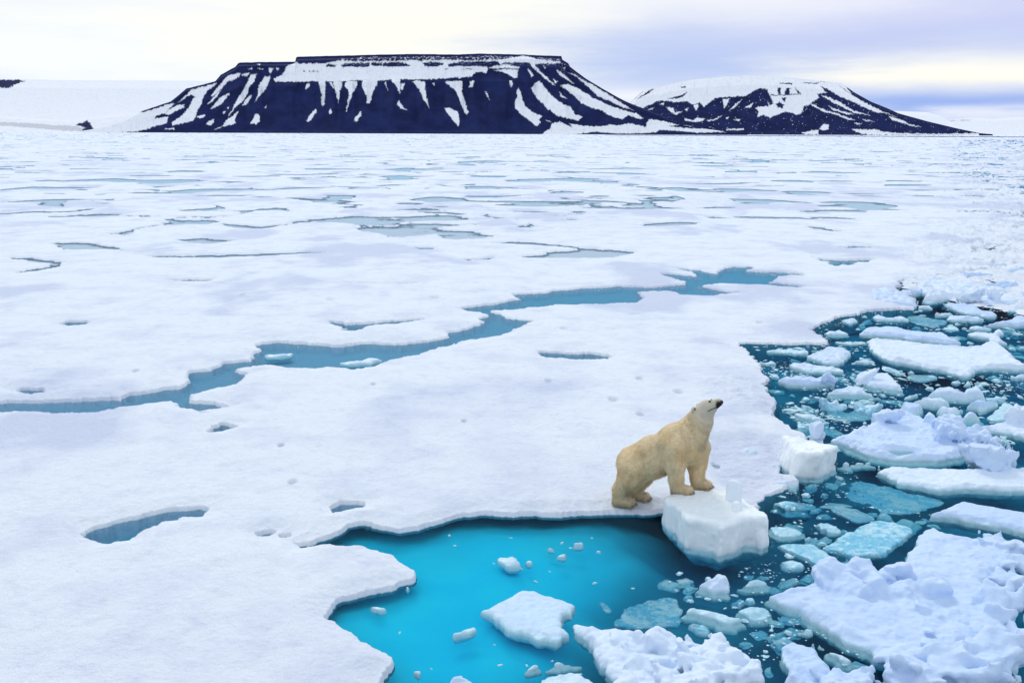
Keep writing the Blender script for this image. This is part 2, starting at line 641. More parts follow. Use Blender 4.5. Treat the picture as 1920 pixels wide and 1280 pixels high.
PONDS = [  # outline, depth
    ([(158, 1001), (168, 992), (219, 976), (273, 962), (332, 952), (375, 950), (385, 956), (375, 967), (348, 968), (305, 978), (269, 991), (244, 1013), (203, 1019), (176, 1011)], 2.5),
    ([(619, 951), (641, 943), (680, 943), (672, 950), (625, 960)], 2.0),
    ([(473, 999), (508, 993), (519, 997), (508, 1004), (484, 1005)], 1.2),
    ([(523, 1003), (545, 1001), (543, 1006), (527, 1007)], 0.8),
    ([(1006, 658), (1035, 660), (1108, 662), (1144, 668), (1141, 673), (1079, 673), (1020, 670)], 1.6),
    ([(391, 810), (414, 794), (420, 796), (445, 800), (414, 809)], 1.8),
    ([(117, 607), (129, 603), (156, 603), (158, 608), (138, 610)], 2.0),
    ([(16, 732), (51, 728), (82, 729), (80, 735), (62, 737)], 2.0),
    ([(613, 600), (646, 608), (686, 606), (796, 597), (738, 606), (694, 611), (668, 619), (646, 620), (652, 615), (628, 607)], 1.4),
    ([(925, 456), (940, 456), (962, 453), (1017, 456), (1079, 463), (1095, 466), (1137, 468), (1181, 472), (1186, 476), (1152, 484), (1093, 485), (1017, 485),
      (969, 483), (1017, 478), (1028, 472), (1064, 471), (1090, 468), (1060, 465), (1010, 460), (962, 458)], 0.35),
    ([(1524, 484), (1546, 487), (1576, 489), (1638, 488), (1612, 493), (1587, 497), (1570, 499), (1553, 497), (1556, 492)], 2.4),
    ([(1576, 465), (1600, 462.5), (1652, 464.5), (1640, 466), (1590, 467)], 1.6),
    ([(1350, 405), (1420, 406), (1500, 408), (1538, 412), (1480, 412), (1400, 411)], 0.6),
    ([(1500, 423), (1550, 426), (1590, 436), (1560, 435), (1520, 430)], 0.8),
    ([(1365, 372), (1450, 374), (1530, 381), (1440, 380), (1380, 378)], 0.5),
    ([(1690, 358), (1730, 356.5), (1765, 357), (1730, 359.5)], 2.0),
    ([(1580, 387), (1640, 391), (1700, 394), (1640, 395), (1600, 391)], 0.6),
    ([(100, 455), (170, 456), (230, 468), (120, 468)], 0.3),
    ([(0, 484), (60, 484), (118, 492), (120, 500), (80, 507), (30, 512), (60, 505), (100, 497), (40, 488)], 0.9),
    ([(270, 480), (350, 480), (440, 477), (560, 473), (640, 473), (560, 477), (470, 482), (400, 484), (300, 484)], 0.5),
    ([(420, 420), (490, 425), (560, 418), (550, 422), (490, 430), (440, 428)], 0.5),
    ([(820, 440), (870, 438), (935, 442), (900, 448), (840, 450)], 0.4),
    ([(330, 450), (380, 447), (440, 452), (390, 458)], 0.3),
    ([(270, 350), (330, 349), (290, 354)], 0.3),
    ([(870, 486), (905, 487), (920, 484), (915, 488), (880, 490)], 0.8),
    ([(640, 530), (720, 531), (800, 532), (720, 533)], 0.4),
    ([(305, 525), (400, 523), (400, 527), (340, 528)], 0.5),
    ([(780, 465), (815, 465), (812, 468), (785, 468)], 2.0),
    ([(600, 365), (670, 366), (660, 375), (610, 374)], 0.5),
    ([(880, 329), (945, 330), (940, 333), (890, 332)], 1.5),
    ([(870, 367), (950, 368), (930, 371), (880, 371)], 1.5),
    ([(0, 354), (60, 350), (150, 351), (60, 355), (0, 358)], 0.4),
    ([(60, 385), (110, 374), (130, 378), (110, 388)], 0.4),
    ([(720, 318), (760, 316), (850, 317), (760, 321)], 0.4),
    ([(1360, 321), (1420, 320), (1410, 324), (1370, 324)], 0.4),
    ([(1260, 346), (1380, 343), (1440, 342), (1360, 347)], 0.6),
]
DIMPLES = [(549, 916, 7), (1028, 721, 6), (1199, 719, 6), (1272, 745, 8), (1150, 759, 8), (1201, 788, 7), (1057, 621, 7), (527, 847, 5), (620, 566, 7),
           (815, 564, 8), (455, 560, 5), (1424, 610, 5), (964, 614, 4), (380, 781, 5), (1342, 876, 7), (255, 704, 5), (700, 730, 4), (870, 800, 4)]
SLUSH = [(1330, 828), (1400, 815), (1455, 826), (1466, 850), (1470, 885), (1440, 925), (1430, 948), (1395, 940), (1345, 905), (1325, 880)]
RUBBLE_EDGE = [(1300, 718), (1380, 712), (1440, 735), (1460, 765), (1450, 780), (1400, 775), (1330, 745)]
CHANNEL = [(1690, 535), (1655, 480), (1700, 430), (1760, 392), (1735, 350), (1745, 310), (1765, 280), (1800, 262), (2800, 262), (2800, 535)]   # ship's track of broken ice
BEAR_SPOT = (1188, 941)
ICE_Z = 0.15


def ground(pts, z=0.06):
    p = np.asarray(pts, float)
    return P(p[:, 0], p[:, 1], z)


def build_sheet():
    th = np.concatenate([np.radians(np.linspace(-75, -34, 70)[:-1]), np.radians(np.linspace(-34, 34, 1420)), np.radians(np.linspace(34, 75, 70)[1:])])
    dep = np.concatenate([np.linspace(42, 6, 1150)[:-1], np.linspace(6, 1.2, 330)[:-1], np.linspace(1.2, 0.12, 110)[:-1], np.linspace(0.12, 0.028, 8)])
    r = CAMZ / np.tan(np.radians(dep))
    nr, nt = len(r), len(th)
    R, TH = np.meshgrid(r, th, indexing='ij')
    x = (R * np.sin(TH)).ravel()
    y = (R * np.cos(TH)).ravel()
    rr = R.ravel()
    # ragged outline
    jit = fbm2(x * 1.7, y * 1.7, 4, 3, 0.6) * 0.15 * sst(120, 40, rr) + fbm2(x * 8, y * 8, 3, 9, 0.6) * 0.055 * sst(70, 25, rr) + fbm2(x / 4, y / 5, 2, 13) * 0.12 * sst(35, 90, rr)
    jit *= np.clip(rr / 22, 0.7, 2.5) * (1 + 1.6 * sst(45, 100, rr))
    big = 1e3
    dmin = np.full(x.shape, 30.0)              # distance to water, positive on ice
    zw = np.zeros(x.shape)                     # bottom reached in the water there
    ow = ground(OPEN_WATER)
    d_open = sdf_poly_near(x, y, ow, 6.0)
    d_ledge = sdf_poly_near(x, y, ground([(500, 1060), (560, 940), (1262, 940), (1290, 1000), (1240, 1130), (1100, 1300), (1000, 1600), (300, 1600)]), 1.0)
    lead = ground(LEAD)
    d_lead = sdf_poly_near(x, y, lead, 4.0)
    dw = [(d_open, np.full(x.shape, 0.9), 7.0), (d_lead, np.full(x.shape, 0.21), 11.0)]
    for pts, dp in PONDS:
        q = ground(pts)
        dw.append((sdf_poly_near(x, y, q, 4.0), np.where(rr < 40, 0.46, 0.30) if dp > 0.9 else np.full(x.shape, 0.035), 9.0 if dp > 0.9 else 6.0))
    # small melt ponds and cracks of the far pack
    a1 = fbm2(x / 11 + 3, y / 9, 3, 21, 0.5)
    a2 = fbm2(x / 26, y / 34, 3, 31)
    cut = 0.45 + 0.07 * sst(140, 80, rr) - 0.12 * a2 + 0.25 * np.exp(-((rr - 20) / 22) ** 2) + 1.5 * sst(60, 30, rr) + 0.10 * sst(250, 700, rr)
    d_pond = (cut - a1) * 5.0
    dw.append((d_pond, np.full(x.shape, 0.035), 6.0))
    a3 = fbm2(x / 7.5 + 7, y / 5.5, 2, 25, 0.5)
    d_small = (0.50 - 0.16 * a2 + 2.0 * sst(75, 45, rr) + 0.3 * sst(200, 500, rr) - a3) * 4.0
    dw.append((d_small, np.full(x.shape, 0.035), 6.0))
    b1 = np.abs(fbm2(x / 13 + 9, y / 17, 3, 41, 0.5))
    mask = fbm2(x / 30, y / 36, 2, 47)
    d_crack = (b1 - 0.016) * 9 + np.maximum(0, 0.02 - mask) * 6 + 3 * sst(75, 40, rr)
    dw.append((d_crack, np.full(x.shape, 0.06), 6.0))
    # open strip along the far shore on the right
    ang = np.degrees(np.arctan2(x, y))
    sh = np.maximum(np.abs(rr - 3050) - 330 * sst(3, 9, ang), 0) * 0.05 + (ang < 4) * 10.0 - 0.4 * (np.abs(rr - 3050) < 330 * sst(3, 9, ang))
    dw.append((sh, np.full(x.shape, 2.0), 3.0))
    chan = sdf_poly_near(x, y, ground(CHANNEL), 8.0)
    inch = sst(2.0, -5.0, chan + 2.5 * fbm2(x / 3, y / 4, 3, 55))
    c1 = fbm2(x / 1.6, y / 2.2, 4, 51, 0.6)
    d_ch = (0.20 + 0.10 * fbm2(x / 7, y / 7, 2, 53) - c1) * 1.6 + (1 - inch) * 5
    dw.append((d_ch, np.full(x.shape, 0.3), 4.0))
    jm = jit
    deep = np.zeros(x.shape, bool)
    bed = np.zeros(x.shape)
    d = np.full(x.shape, 30.0)
    zl = np.full(x.shape, 10.0)
    for dd, depth, kk in dw:
        e = dd + jm
        d = np.minimum(d, e)
        deep |= (e < 0) & (depth > 0.85)
        bed = np.where((e < 0.1) & (depth > 0.2), np.where(depth > 0.85, 2.0, 1.0), bed)
        zl = np.minimum(zl, np.where(e < 0, -depth * (1 - np.exp(np.minimum(e, 0) * kk)) - 0.0, 10.0))
    # snow surface
    und = 0.035 * fbm2(x / 2.3, y / 2.6, 4, 61) + 0.05 * fbm2(x / 9, y / 9, 3, 67) + 0.020 * fbm2(x * 2.6, y * 2.0, 4, 71, 0.6)
    h = 0.15 + und
    bs = P(*BEAR_SPOT, ICE_Z)[0]
    nb = np.exp(-((x - bs[0]) ** 2 + (y - bs[1]) ** 2) / 0.9 ** 2)
    h = h * (1 - nb) + (ICE_Z + 0.1 * und) * nb
    # the snow gives a little under the hind paws
    for pu, pv in ((1170, 945), (1186, 947), (1200, 937), (1214, 937)):
        pp = P(pu, pv, ICE_Z)[0]
        pr = np.sqrt((x - pp[0]) ** 2 + (y - pp[1]) ** 2)
        h = h + 0.035 * np.exp(-((pr - 0.17) / 0.09) ** 2)
    rub = sst(0.35, -0.35, sdf_poly_near(x, y, ground(RUBBLE_EDGE), 2.0))
    h += rub * (0.06 + 0.11 * np.abs(fbm2(x * 2.1, y * 2.6, 4, 81)))
    sl = sst(0.25, -0.25, sdf_poly_near(x, y, ground(SLUSH), 2.0))
    h = h * (1 - sl) + sl * (0.045 + 0.05 * fbm2(x * 3.1, y * 4.3, 4, 87, 0.6))
    bl = np.abs(fbm2(x / 0.9, y / 1.3, 4, 91, 0.6))
    h += inch * (0.0 + 0.45 * bl ** 1.3)
    for u, v, rp in DIMPLES:
        c = P(u, v)[0]
        rw = rp / F * math.hypot(c[0], c[1])
        h -= 0.17 * np.exp(-(((x - c[0]) / rw) ** 2 + ((y - c[1]) / (rw * 1.7)) ** 2) ** 1.5)
    w = 0.16 * np.clip(rr / 22, 0.8, 4)
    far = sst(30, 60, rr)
    e0 = 0.48 + 0.27 * far
    prof = e0 * sst(-0.01, 0.28, d / w) + (1 - e0) * sst(0.1, 3.4, d / w)
    z = np.where(zl < 5, zl, h * prof + 0.006)
    z = np.where((zl > 5), np.maximum(z, 0.004), z)
    g1 = fbm2(x / 4.5, y / 7, 4, 97, 0.6)
    gc = P(1000, 850)[0]
    grey = (0.95 - 0.6 * np.exp(-((x - gc[0]) ** 2 / 40 + (y - gc[1]) ** 2 / 60))) * sst(0.02, 0.5, g1) + 0.55 * sl + 0.1 * inch + 0.25 * sst(0.15, 0.6, fbm2(x / 30, y / 40, 3, 99)) * sst(40, 90, rr)
    zcut = np.where((d_ledge < 0.0), -0.03, -0.62)
    z = np.where(deep, np.maximum(z, zcut), z)
    co = np.stack([x, y, z], 1)
    ii = np.arange(nr - 1)[:, None] * nt + np.arange(nt - 1)[None, :]
    q = np.stack([ii, ii + nt, ii + nt + 1, ii + 1], -1).reshape(-1, 4)
    keep = ~((z[q] < zcut[q] + 0.001) & deep[q]).all(1)
    q = q[keep][:, ::-1]
    used = np.zeros(len(co), bool)
    used[q.ravel()] = True
    remap = np.cumsum(used) - 1
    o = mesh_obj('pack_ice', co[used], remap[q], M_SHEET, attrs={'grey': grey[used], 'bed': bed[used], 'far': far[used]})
    tag(o, 'flat snow covered pack ice with melt ponds reaching to the mountains', kind='structure')
    return o



def build_pool_ledge():
    """the sunken foot of the floe that lights the pool turquoise"""
    pc = P(*POOL_C)[0]
    n = 260
    a = np.linspace(-8.5, 8.5, n)
    X, Y = np.meshgrid(pc[0] + a, pc[1] + a, indexing='ij')
    x, y = X.ravel(), Y.ravel()
    u, v = to_px(x, y, np.full(x.shape, -0.6))
    rad = np.sqrt(((x - pc[0]) / 2.6) ** 2 + ((y - pc[1]) / 3.3) ** 2)
    ra, rb = P(1330, 950)[0], P(1235, 1130)[0]
    nrm = np.array([-(rb - ra)[1], (rb - ra)[0]]) / np.linalg.norm(rb - ra)
    dx = (x - ra[0]) * nrm[0] + (y - ra[1]) * nrm[1] + 0.5 * fbm2(x * 0.9, y * 0.9, 3, 15)
    z = -0.16 - 0.10 * sst(0.0, 1.5, rad) + 0.07 * fbm2(x * 0.9, y * 0.9, 4, 5) - 0.60 * sst(-2.2, 1.2, dx)
    q = P(1130, 1290)[0]
    dy = (q[1] - y) + 0.2 * (x - q[0]) + 0.5 * fbm2(x * 0.7 + 5, y * 0.7, 3, 19)
    z -= 0.7 * sst(-1.0, 1.5, dy)
    ii = np.arange(n - 1)[:, None] * n + np.arange(n - 1)[None, :]
    f = np.stack([ii, ii + n, ii + n + 1, ii + 1], -1).reshape(-1, 4)
    f = f[(z[f] > -0.72).any(1)]
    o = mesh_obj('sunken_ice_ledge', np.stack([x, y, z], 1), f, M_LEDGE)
    tag(o, kind='structure')


build_sheet()
build_pool_ledge()

# ------------------------------------------------------------------ mountains and snow hills
def M1(*p): return px(260, 95, 6, p)
def M2(*p): return px(560, 95, 6, p)
def M3(*p): return px(860, 95, 6, p)
def M4(*p): return px(1100, 130, 4.8, p)
def M5(*p): return px(1440, 130, 4.8, p)
def M0(*p): return px(0, 120, 6, p)


MESA_SKY = [(150, 246), (200, 238), (240, 224), (267, 209), (322, 191), (353, 167), (361, 165.5), (407, 154), (418, 142), (433, 134), (445, 128), (452, 120.5), (456, 119.5),
            (557, 118), (559, 110), (562, 109), (643, 107), (700, 105.5), (768, 104.3), (860, 105), (902, 103.4), (973, 105), (1049, 108), (1051, 115), (1062, 121),
            (1065, 127), (1093, 148), (1127, 168), (1160, 186), (1180, 195), (1200, 203), (1229, 215), (1271, 232), (1308, 240), (1360, 247), (1400, 249.5)]
MESA_SNOW = [
    M1((-700, 960), (0, 905), (130, 870), (320, 815), (330, 740), (180, 770), (190, 740), (300, 700), (400, 600), (380, 588), (200, 650), (40, 695), (-700, 700)),
    M1((300, 710), (330, 670), (430, 620), (510, 610), (510, 640), (440, 670), (340, 720)),
    M1((440, 590), (560, 478), (600, 440), (880, 368), (840, 410), (770, 450), (720, 540), (700, 610), (660, 660), (640, 750), (610, 790), (380, 845),
       (370, 810), (480, 740), (560, 650), (600, 560), (630, 520), (590, 490), (480, 560)),
    M1((950, 345), (1000, 290), (1060, 265), (1145, 255), (1130, 290), (1060, 335), (1010, 345), (920, 440), (830, 520), (815, 510), (860, 450)),
    M1((775, 605), (800, 570), (900, 460), (920, 455), (870, 530), (800, 600)),
    M1((805, 655), (880, 580), (910, 530), (1020, 480), (990, 530), (920, 610), (840, 645)),
    M1((1005, 750), (1030, 700), (1080, 610), (1120, 530), (1210, 390), (1260, 275), (1330, 265), (1300, 340), (1240, 420), (1220, 500), (1160, 580), (1080, 640), (1040, 700)),
    M1((1165, 615), (1200, 560), (1275, 495), (1255, 550), (1210, 610)),
    M1((1310, 580), (1345, 490), (1340, 440), (1370, 360), (1420, 295), (1475, 290), (1470, 350), (1430, 430), (1390, 480), (1350, 520)),
    M1((650, 740), (740, 720), (750, 740), (690, 770)), M1((760, 830), (790, 790), (850, 770), (850, 810), (810, 840)),
    M1((945, 690), (970, 680), (975, 700), (950, 710)), M1((995, 640), (1015, 640), (1010, 660)), M1((1415, 635), (1440, 615), (1442, 635), (1425, 645)),
    M1((940, 850), (980, 790), (1050, 740), (1110, 690), (1125, 690), (1080, 780), (1090, 815), (1020, 840)),
    M1((850, 890), (930, 860), (900, 885)), M1((290, 885), (400, 870), (410, 882), (300, 892)),
    M1((1255, 820), (1290, 770), (1310, 710), (1350, 720), (1365, 790), (1330, 825)),
    M1((1515, 320), (1590, 290), (1650, 230), (1650, 190), (1740, 150), (1780, 130), (1800, 160), (1922, 150), (1922, 350), (1740, 350), (1540, 350)),
    M1((1330, 150), (1370, 150), (1360, 165)), M1((1465, 200), (1510, 195), (1480, 260), (1465, 240)), M1((1550, 195), (1585, 200), (1560, 230)),
    M1((1230, 210), (1280, 195), (1275, 212)), M1((1340, 205), (1400, 205), (1390, 215)), M1((1160, 265), (1250, 250), (1230, 280), (1170, 282)),
    M2((-3, 150), (290, 145), (480, 112), (700, 125), (1270, 110), (1640, 105), (1922, 112), (1922, 300), (1860, 290), (1560, 320), (1330, 325), (1150, 320),
       (1000, 330), (880, 340), (700, 330), (530, 345), (340, 345), (150, 345), (-3, 350)),
    M2((220, 340), (300, 340), (300, 440), (290, 520), (290, 600), (265, 625), (250, 580), (260, 500), (240, 410)),
    M2((385, 370), (400, 340), (490, 350), (490, 390), (460, 460), (450, 590), (430, 520), (410, 440)),
    M2((345, 360), (370, 350), (400, 430), (360, 390)),
    M2((515, 390), (540, 345), (660, 345), (660, 390), (610, 470), (570, 570), (540, 690), (530, 690), (560, 560), (570, 500), (550, 430)),
    M2((705, 400), (720, 330), (880, 335), (880, 380), (830, 470), (800, 590), (765, 600), (770, 520), (730, 430)),
    M2((75, 440), (90, 375), (130, 370), (120, 410)), M2((965, 360), (980, 345), (990, 400), (1005, 450)),
    M2((1040, 340), (1060, 315), (1145, 310), (1142, 480), (1130, 470), (1100, 390)), M2((1150, 440), (1150, 380), (1190, 360), (1170, 440)),
    M2((1280, 350), (1330, 335), (1420, 350), (1420, 400), (1430, 480), (1470, 650), (1400, 550), (1360, 440)),
    M2((1640, 350), (1840, 345), (1840, 480), (1870, 580), (1910, 690), (1890, 720), (1840, 640), (1800, 510), (1760, 440)),
    M2((90, 790), (130, 720), (190, 655), (195, 690), (140, 780), (110, 805)), M2((340, 690), (365, 650), (375, 700), (355, 715)),
    M2((625, 790), (640, 750), (700, 685), (700, 730), (650, 800)), M2((1100, 600), (1130, 565), (1160, 620), (1225, 675), (1150, 655)),
    M2((1640, 650), (1700, 650), (1790, 690), (1810, 800), (1800, 850), (1750, 800), (1690, 720)), M2((1500, 365), (1530, 365), (1525, 400)),
    M3((-2, 165), (60, 170), (320, 180), (330, 210), (310, 260), (270, 240), (190, 240), (150, 290), (100, 290), (-2, 310)),
    M3((130, 340), (180, 345), (150, 420), (120, 410)),
    M3((330, 200), (400, 175), (560, 160), (690, 185), (670, 205), (540, 195)),
    M3((400, 220), (560, 210), (670, 220), (660, 310), (620, 310), (560, 270), (480, 240)),
    M3((-2, 110), (200, 112), (450, 100), (640, 75), (690, 60), (780, 65), (870, 95), (1140, 125), (1150, 140), (860, 150), (870, 180), (930, 250), (1000, 310), (1080, 390), (1090, 400),
       (1000, 340), (910, 260), (830, 190), (800, 140), (620, 130), (610, 155), (480, 165), (460, 150), (440, 122), (200, 122), (-2, 130)),
    M3((300, 460), (320, 490), (345, 555), (310, 500)), M3((570, 340), (600, 345), (610, 380), (590, 415), (575, 380)),
    M3((650, 450), (670, 420), (690, 460), (720, 560), (760, 640), (830, 690), (940, 740), (900, 780), (920, 810), (870, 850), (790, 780), (700, 720), (640, 640), (640, 570), (660, 510)),
    M3((820, 420), (860, 360), (910, 345), (950, 390), (1010, 470), (1080, 540), (1180, 600), (1260, 640), (1320, 720), (1400, 745), (1340, 785), (1230, 765),
       (1100, 730), (1000, 650), (900, 550), (840, 470)),
    M3((770, 200), (800, 215), (840, 280), (820, 300), (790, 240)), M3((1060, 320), (1110, 350), (1090, 370)), M3((950, 170), (990, 190), (980, 200)),
    M3((1090, 220), (1150, 240), (1250, 330), (1300, 380), (1220, 330), (1130, 270)), M3((1130, 470), (1220, 545), (1150, 520)),
    M3((1140, 390), (1230, 380), (1350, 430), (1430, 480), (1560, 560), (1700, 620), (1850, 670), (1922, 690), (1922, 720), (1840, 770), (1740, 750), (1600, 670),
       (1480, 640), (1380, 590), (1300, 510), (1200, 430)),
    M3((1230, 250), (1330, 300), (1450, 400), (1560, 510), (1700, 570), (1850, 640), (1922, 655), (1800, 580), (1600, 470), (1400, 330), (1300, 270)),
    M3((900, 960), (1030, 880), (1050, 820), (1130, 800), (1200, 830), (1290, 870), (1240, 820), (1420, 850), (1600, 860), (1700, 835), (1922, 850), (1922, 925),
       (1700, 925), (1560, 910), (1400, 930), (1200, 960)),
    M3((980, 780), (1040, 810), (1000, 800)),
    M4((-2, 515), (130, 510), (270, 505), (400, 490), (530, 520), (560, 450), (700, 470), (830, 500), (740, 515), (900, 530), (1120, 540), (1250, 565), (1000, 570),
       (760, 550), (650, 545), (630, 565), (420, 580), (200, 575), (90, 555), (-2, 560)),
    M4((880, 505), (1000, 515), (900, 510)),
    M4((-2, 230), (60, 260), (200, 330), (300, 370), (450, 400), (510, 440), (480, 450), (330, 400), (320, 445), (250, 430), (150, 360), (60, 320), (-2, 280)),
    M4((-2, 110), (200, 230), (420, 370), (300, 320), (120, 220), (-2, 150)),
]
MESA_ROCK = [
    M2((480, 165), (520, 140), (800, 138), (800, 175), (740, 190), (590, 180), (500, 192)), M2((815, 150), (830, 135), (940, 138), (940, 170), (860, 178), (820, 172)),
    M2((950, 140), (1050, 125), (1180, 135), (1260, 165), (1230, 178), (1100, 180), (1000, 185), (950, 175)), M2((1390, 140), (1500, 125), (1630, 140), (1620, 165), (1540, 180), (1430, 180)),
    M2((1670, 150), (1720, 140), (1922, 130), (1922, 165), (1780, 175), (1690, 180)), M2((305, 165), (350, 150), (420, 160), (410, 185), (310, 185)),
    M2((50, 238), (65, 222), (78, 238)), M2((108, 240), (125, 220), (150, 240)), M2((155, 240), (170, 218), (185, 240)), M2((195, 238), (215, 228), (240, 238)),
    M2((1640, 205), (1680, 205), (1680, 215), (1650, 214)), M2((1340, 120), (1380, 85), (1400, 120)),
    M3((-2, 130), (150, 122), (400, 122), (460, 150), (380, 180), (320, 185), (200, 175), (60, 178), (-2, 170)), M3((625, 150), (650, 130), (740, 130), (810, 150), (810, 180), (700, 180)),
    M3((475, 155), (500, 138), (560, 132), (610, 140), (610, 155)), M3((30, 205), (160, 200), (150, 210), (40, 212)),
]
DOME_SKY = [(1120, 249), (1150, 222), (1165, 203), (1179, 192), (1204, 169.6), (1228, 166.5), (1256, 158), (1292, 151), (1350, 145.6), (1402, 143.5), (1454, 144.6), (1496, 149), (1507, 150.5),
            (1535, 154), (1569, 157), (1594, 174), (1627, 191.5), (1657, 203), (1680, 213), (1732, 227), (1794, 241.5), (1836, 250), (1860, 252)]
DOME_SNOW = [
    M4((300, 300), (450, 100), (1000, -30), (1922, -30), (1922, 240), (1660, 240), (1630, 180), (1550, 172), (1470, 215), (1430, 240), (1210, 255), (1150, 260), (1050, 345),
       (1020, 300), (960, 320), (900, 285), (800, 300), (740, 285), (640, 285), (500, 350), (400, 310)),
    M4((720, 340), (780, 350), (790, 390), (860, 380), (800, 410), (740, 370)), M4((880, 440), (960, 460), (990, 435), (1060, 450), (1050, 465), (960, 475), (880, 462)),
    M4((1080, 460), (1150, 450), (1220, 415), (1170, 455), (1090, 470)), M4((1220, 270), (1290, 265), (1240, 350)), M4((1280, 370), (1400, 265), (1340, 340)), M4((1420, 350), (1500, 300), (1480, 340)),
    M4((1540, 430), (1550, 380), (1520, 350), (1600, 300), (1640, 330), (1680, 230), (1922, 230), (1922, 380), (1880, 400), (1760, 380), (1700, 400), (1650, 435), (1590, 410)),
    M4((1255, 540), (1410, 530), (1410, 545), (1260, 550)), M4((960, 330), (1000, 310), (1010, 340), (980, 370)), M4((550, 360), (610, 345), (590, 360)), M4((660, 310), (700, 305), (690, 330)),
    M4((880, 360), (910, 350), (905, 375)), M4((1250, 440), (1280, 430), (1270, 450)), M4((1320, 455), (1380, 450), (1370, 465)),
    M5((-2, -60), (330, 60), (480, 110), (660, 110), (740, 200), (760, 235), (900, 315), (1050, 390), (990, 390), (870, 345), (760, 290), (640, 240), (540, 180), (470, 150), (530, 215), (440, 220), (460, 260), (400, 290),
       (380, 320), (320, 330), (300, 400), (250, 410), (200, 380), (130, 390), (60, 420), (-2, 430)),
    M5((380, 315), (430, 310), (520, 370), (600, 390), (700, 430), (790, 460), (720, 452), (600, 405), (480, 375)),
    M5((480, 230), (640, 290), (760, 370), (920, 415), (780, 395), (640, 325), (520, 265)), M5((540, 330), (640, 370), (780, 408), (700, 408), (600, 370)),
    M5((850, 450), (960, 470), (880, 465)), M5((780, 480), (845, 490), (800, 497)),
    M5((1090, 425), (1180, 450), (1280, 495), (1380, 520), (1300, 510), (1180, 478), (1120, 455)), M5((870, 320), (1000, 370), (1160, 430), (1050, 395)),
    M5((750, 535), (880, 545), (950, 540), (1060, 565), (1180, 575), (1500, 583), (1900, 575), (1900, 600), (900, 590), (800, 565)), M5((300, 570), (450, 545), (450, 585), (340, 588)), M5((455, 540), (500, 495), (550, 500), (545, 545), (490, 550)),
]
DOME_ROCK = [M5((85, 165), (115, 165), (115, 230), (95, 230)), M5((155, 190), (170, 170), (205, 170), (190, 230), (150, 235)), M5((235, 160), (300, 220), (270, 220)), M5((100, 125), (220, 125), (220, 138), (110, 133)),
             M5((310, 120), (460, 122), (450, 130), (320, 126)), M4((848, 155), (890, 155), (895, 165), (850, 167)), M4((1580, 180), (1620, 180), (1680, 310), (1650, 330)), M5((20, 232), (300, 222), (300, 228), (20, 240)),
             M5((120, 260), (170, 255), (150, 300)), M5((60, 310), (120, 310), (140, 350), (90, 350)), M4((730, 262), (830, 240), (910, 205), (880, 240), (800, 268)), M5((400, 305), (450, 318), (540, 360), (460, 350)),
             M4((1730, 290), (1780, 320), (1760, 350), (1710, 340)), M4((1500, 200), (1540, 185), (1490, 240)), M5((640, 150), (740, 214), (760, 228), (700, 195)),
             M4((480, 215), (520, 190), (440, 260), (385, 300), (395, 285)), M4((560, 190), (610, 180), (560, 215), (450, 275)), M4((1440, 235), (1500, 205), (1580, 178), (1640, 330), (1560, 340), (1480, 290))]
ICECAP_SKY = [(-900, 150), (-200, 150), (0, 149.5), (60, 150), (116, 151.5), (240, 152), (360, 152.5), (520, 158), (640, 190), (700, 240)]
ICECAP_ROCK = [M0((-600, 265), (-600, 180), (0, 182), (60, 178), (200, 178), (285, 198), (220, 212), (160, 240), (110, 268), (40, 275), (0, 266))]
SHORE_SKY = [(-900, 205), (-200, 212), (0, 218), (60, 222), (130, 226), (180, 219), (240, 212), (300, 214), (420, 230), (500, 248)]
SHORE_ROCK = [M0((850, 690), (880, 670), (920, 665), (980, 640), (1010, 655), (1030, 700), (1060, 735), (1150, 752), (1050, 760), (900, 755), (960, 720), (900, 700))]
SHORE_GREY = [M0((-2000, 640), (0, 652), (400, 672), (640, 690), (860, 700), (1040, 740), (1000, 762), (700, 750), (400, 725), (150, 700), (-2000, 690))]  # bluish shadow on the ice cliff, painted as a greyer band
RIGHT_SKY = [(1600, 214), (1640, 208), (1690, 209.3), (1735, 211), (1757, 217), (1770, 224), (1790, 235), (1820, 252)]
FAR_SKY = [(1690, 250), (1740, 232), (1765, 226), (1800, 222.5), (1840, 221.5), (1858, 223.5), (1885, 221), (1920, 219), (2100, 210), (2800, 205)]
FAR_ROCK = [M5((1620, 462), (1650, 455), (1690, 458), (1680, 468), (1640, 472)), M5((1700, 462), (1740, 455), (1800, 452), (1850, 455), (1800, 462), (1740, 468))]


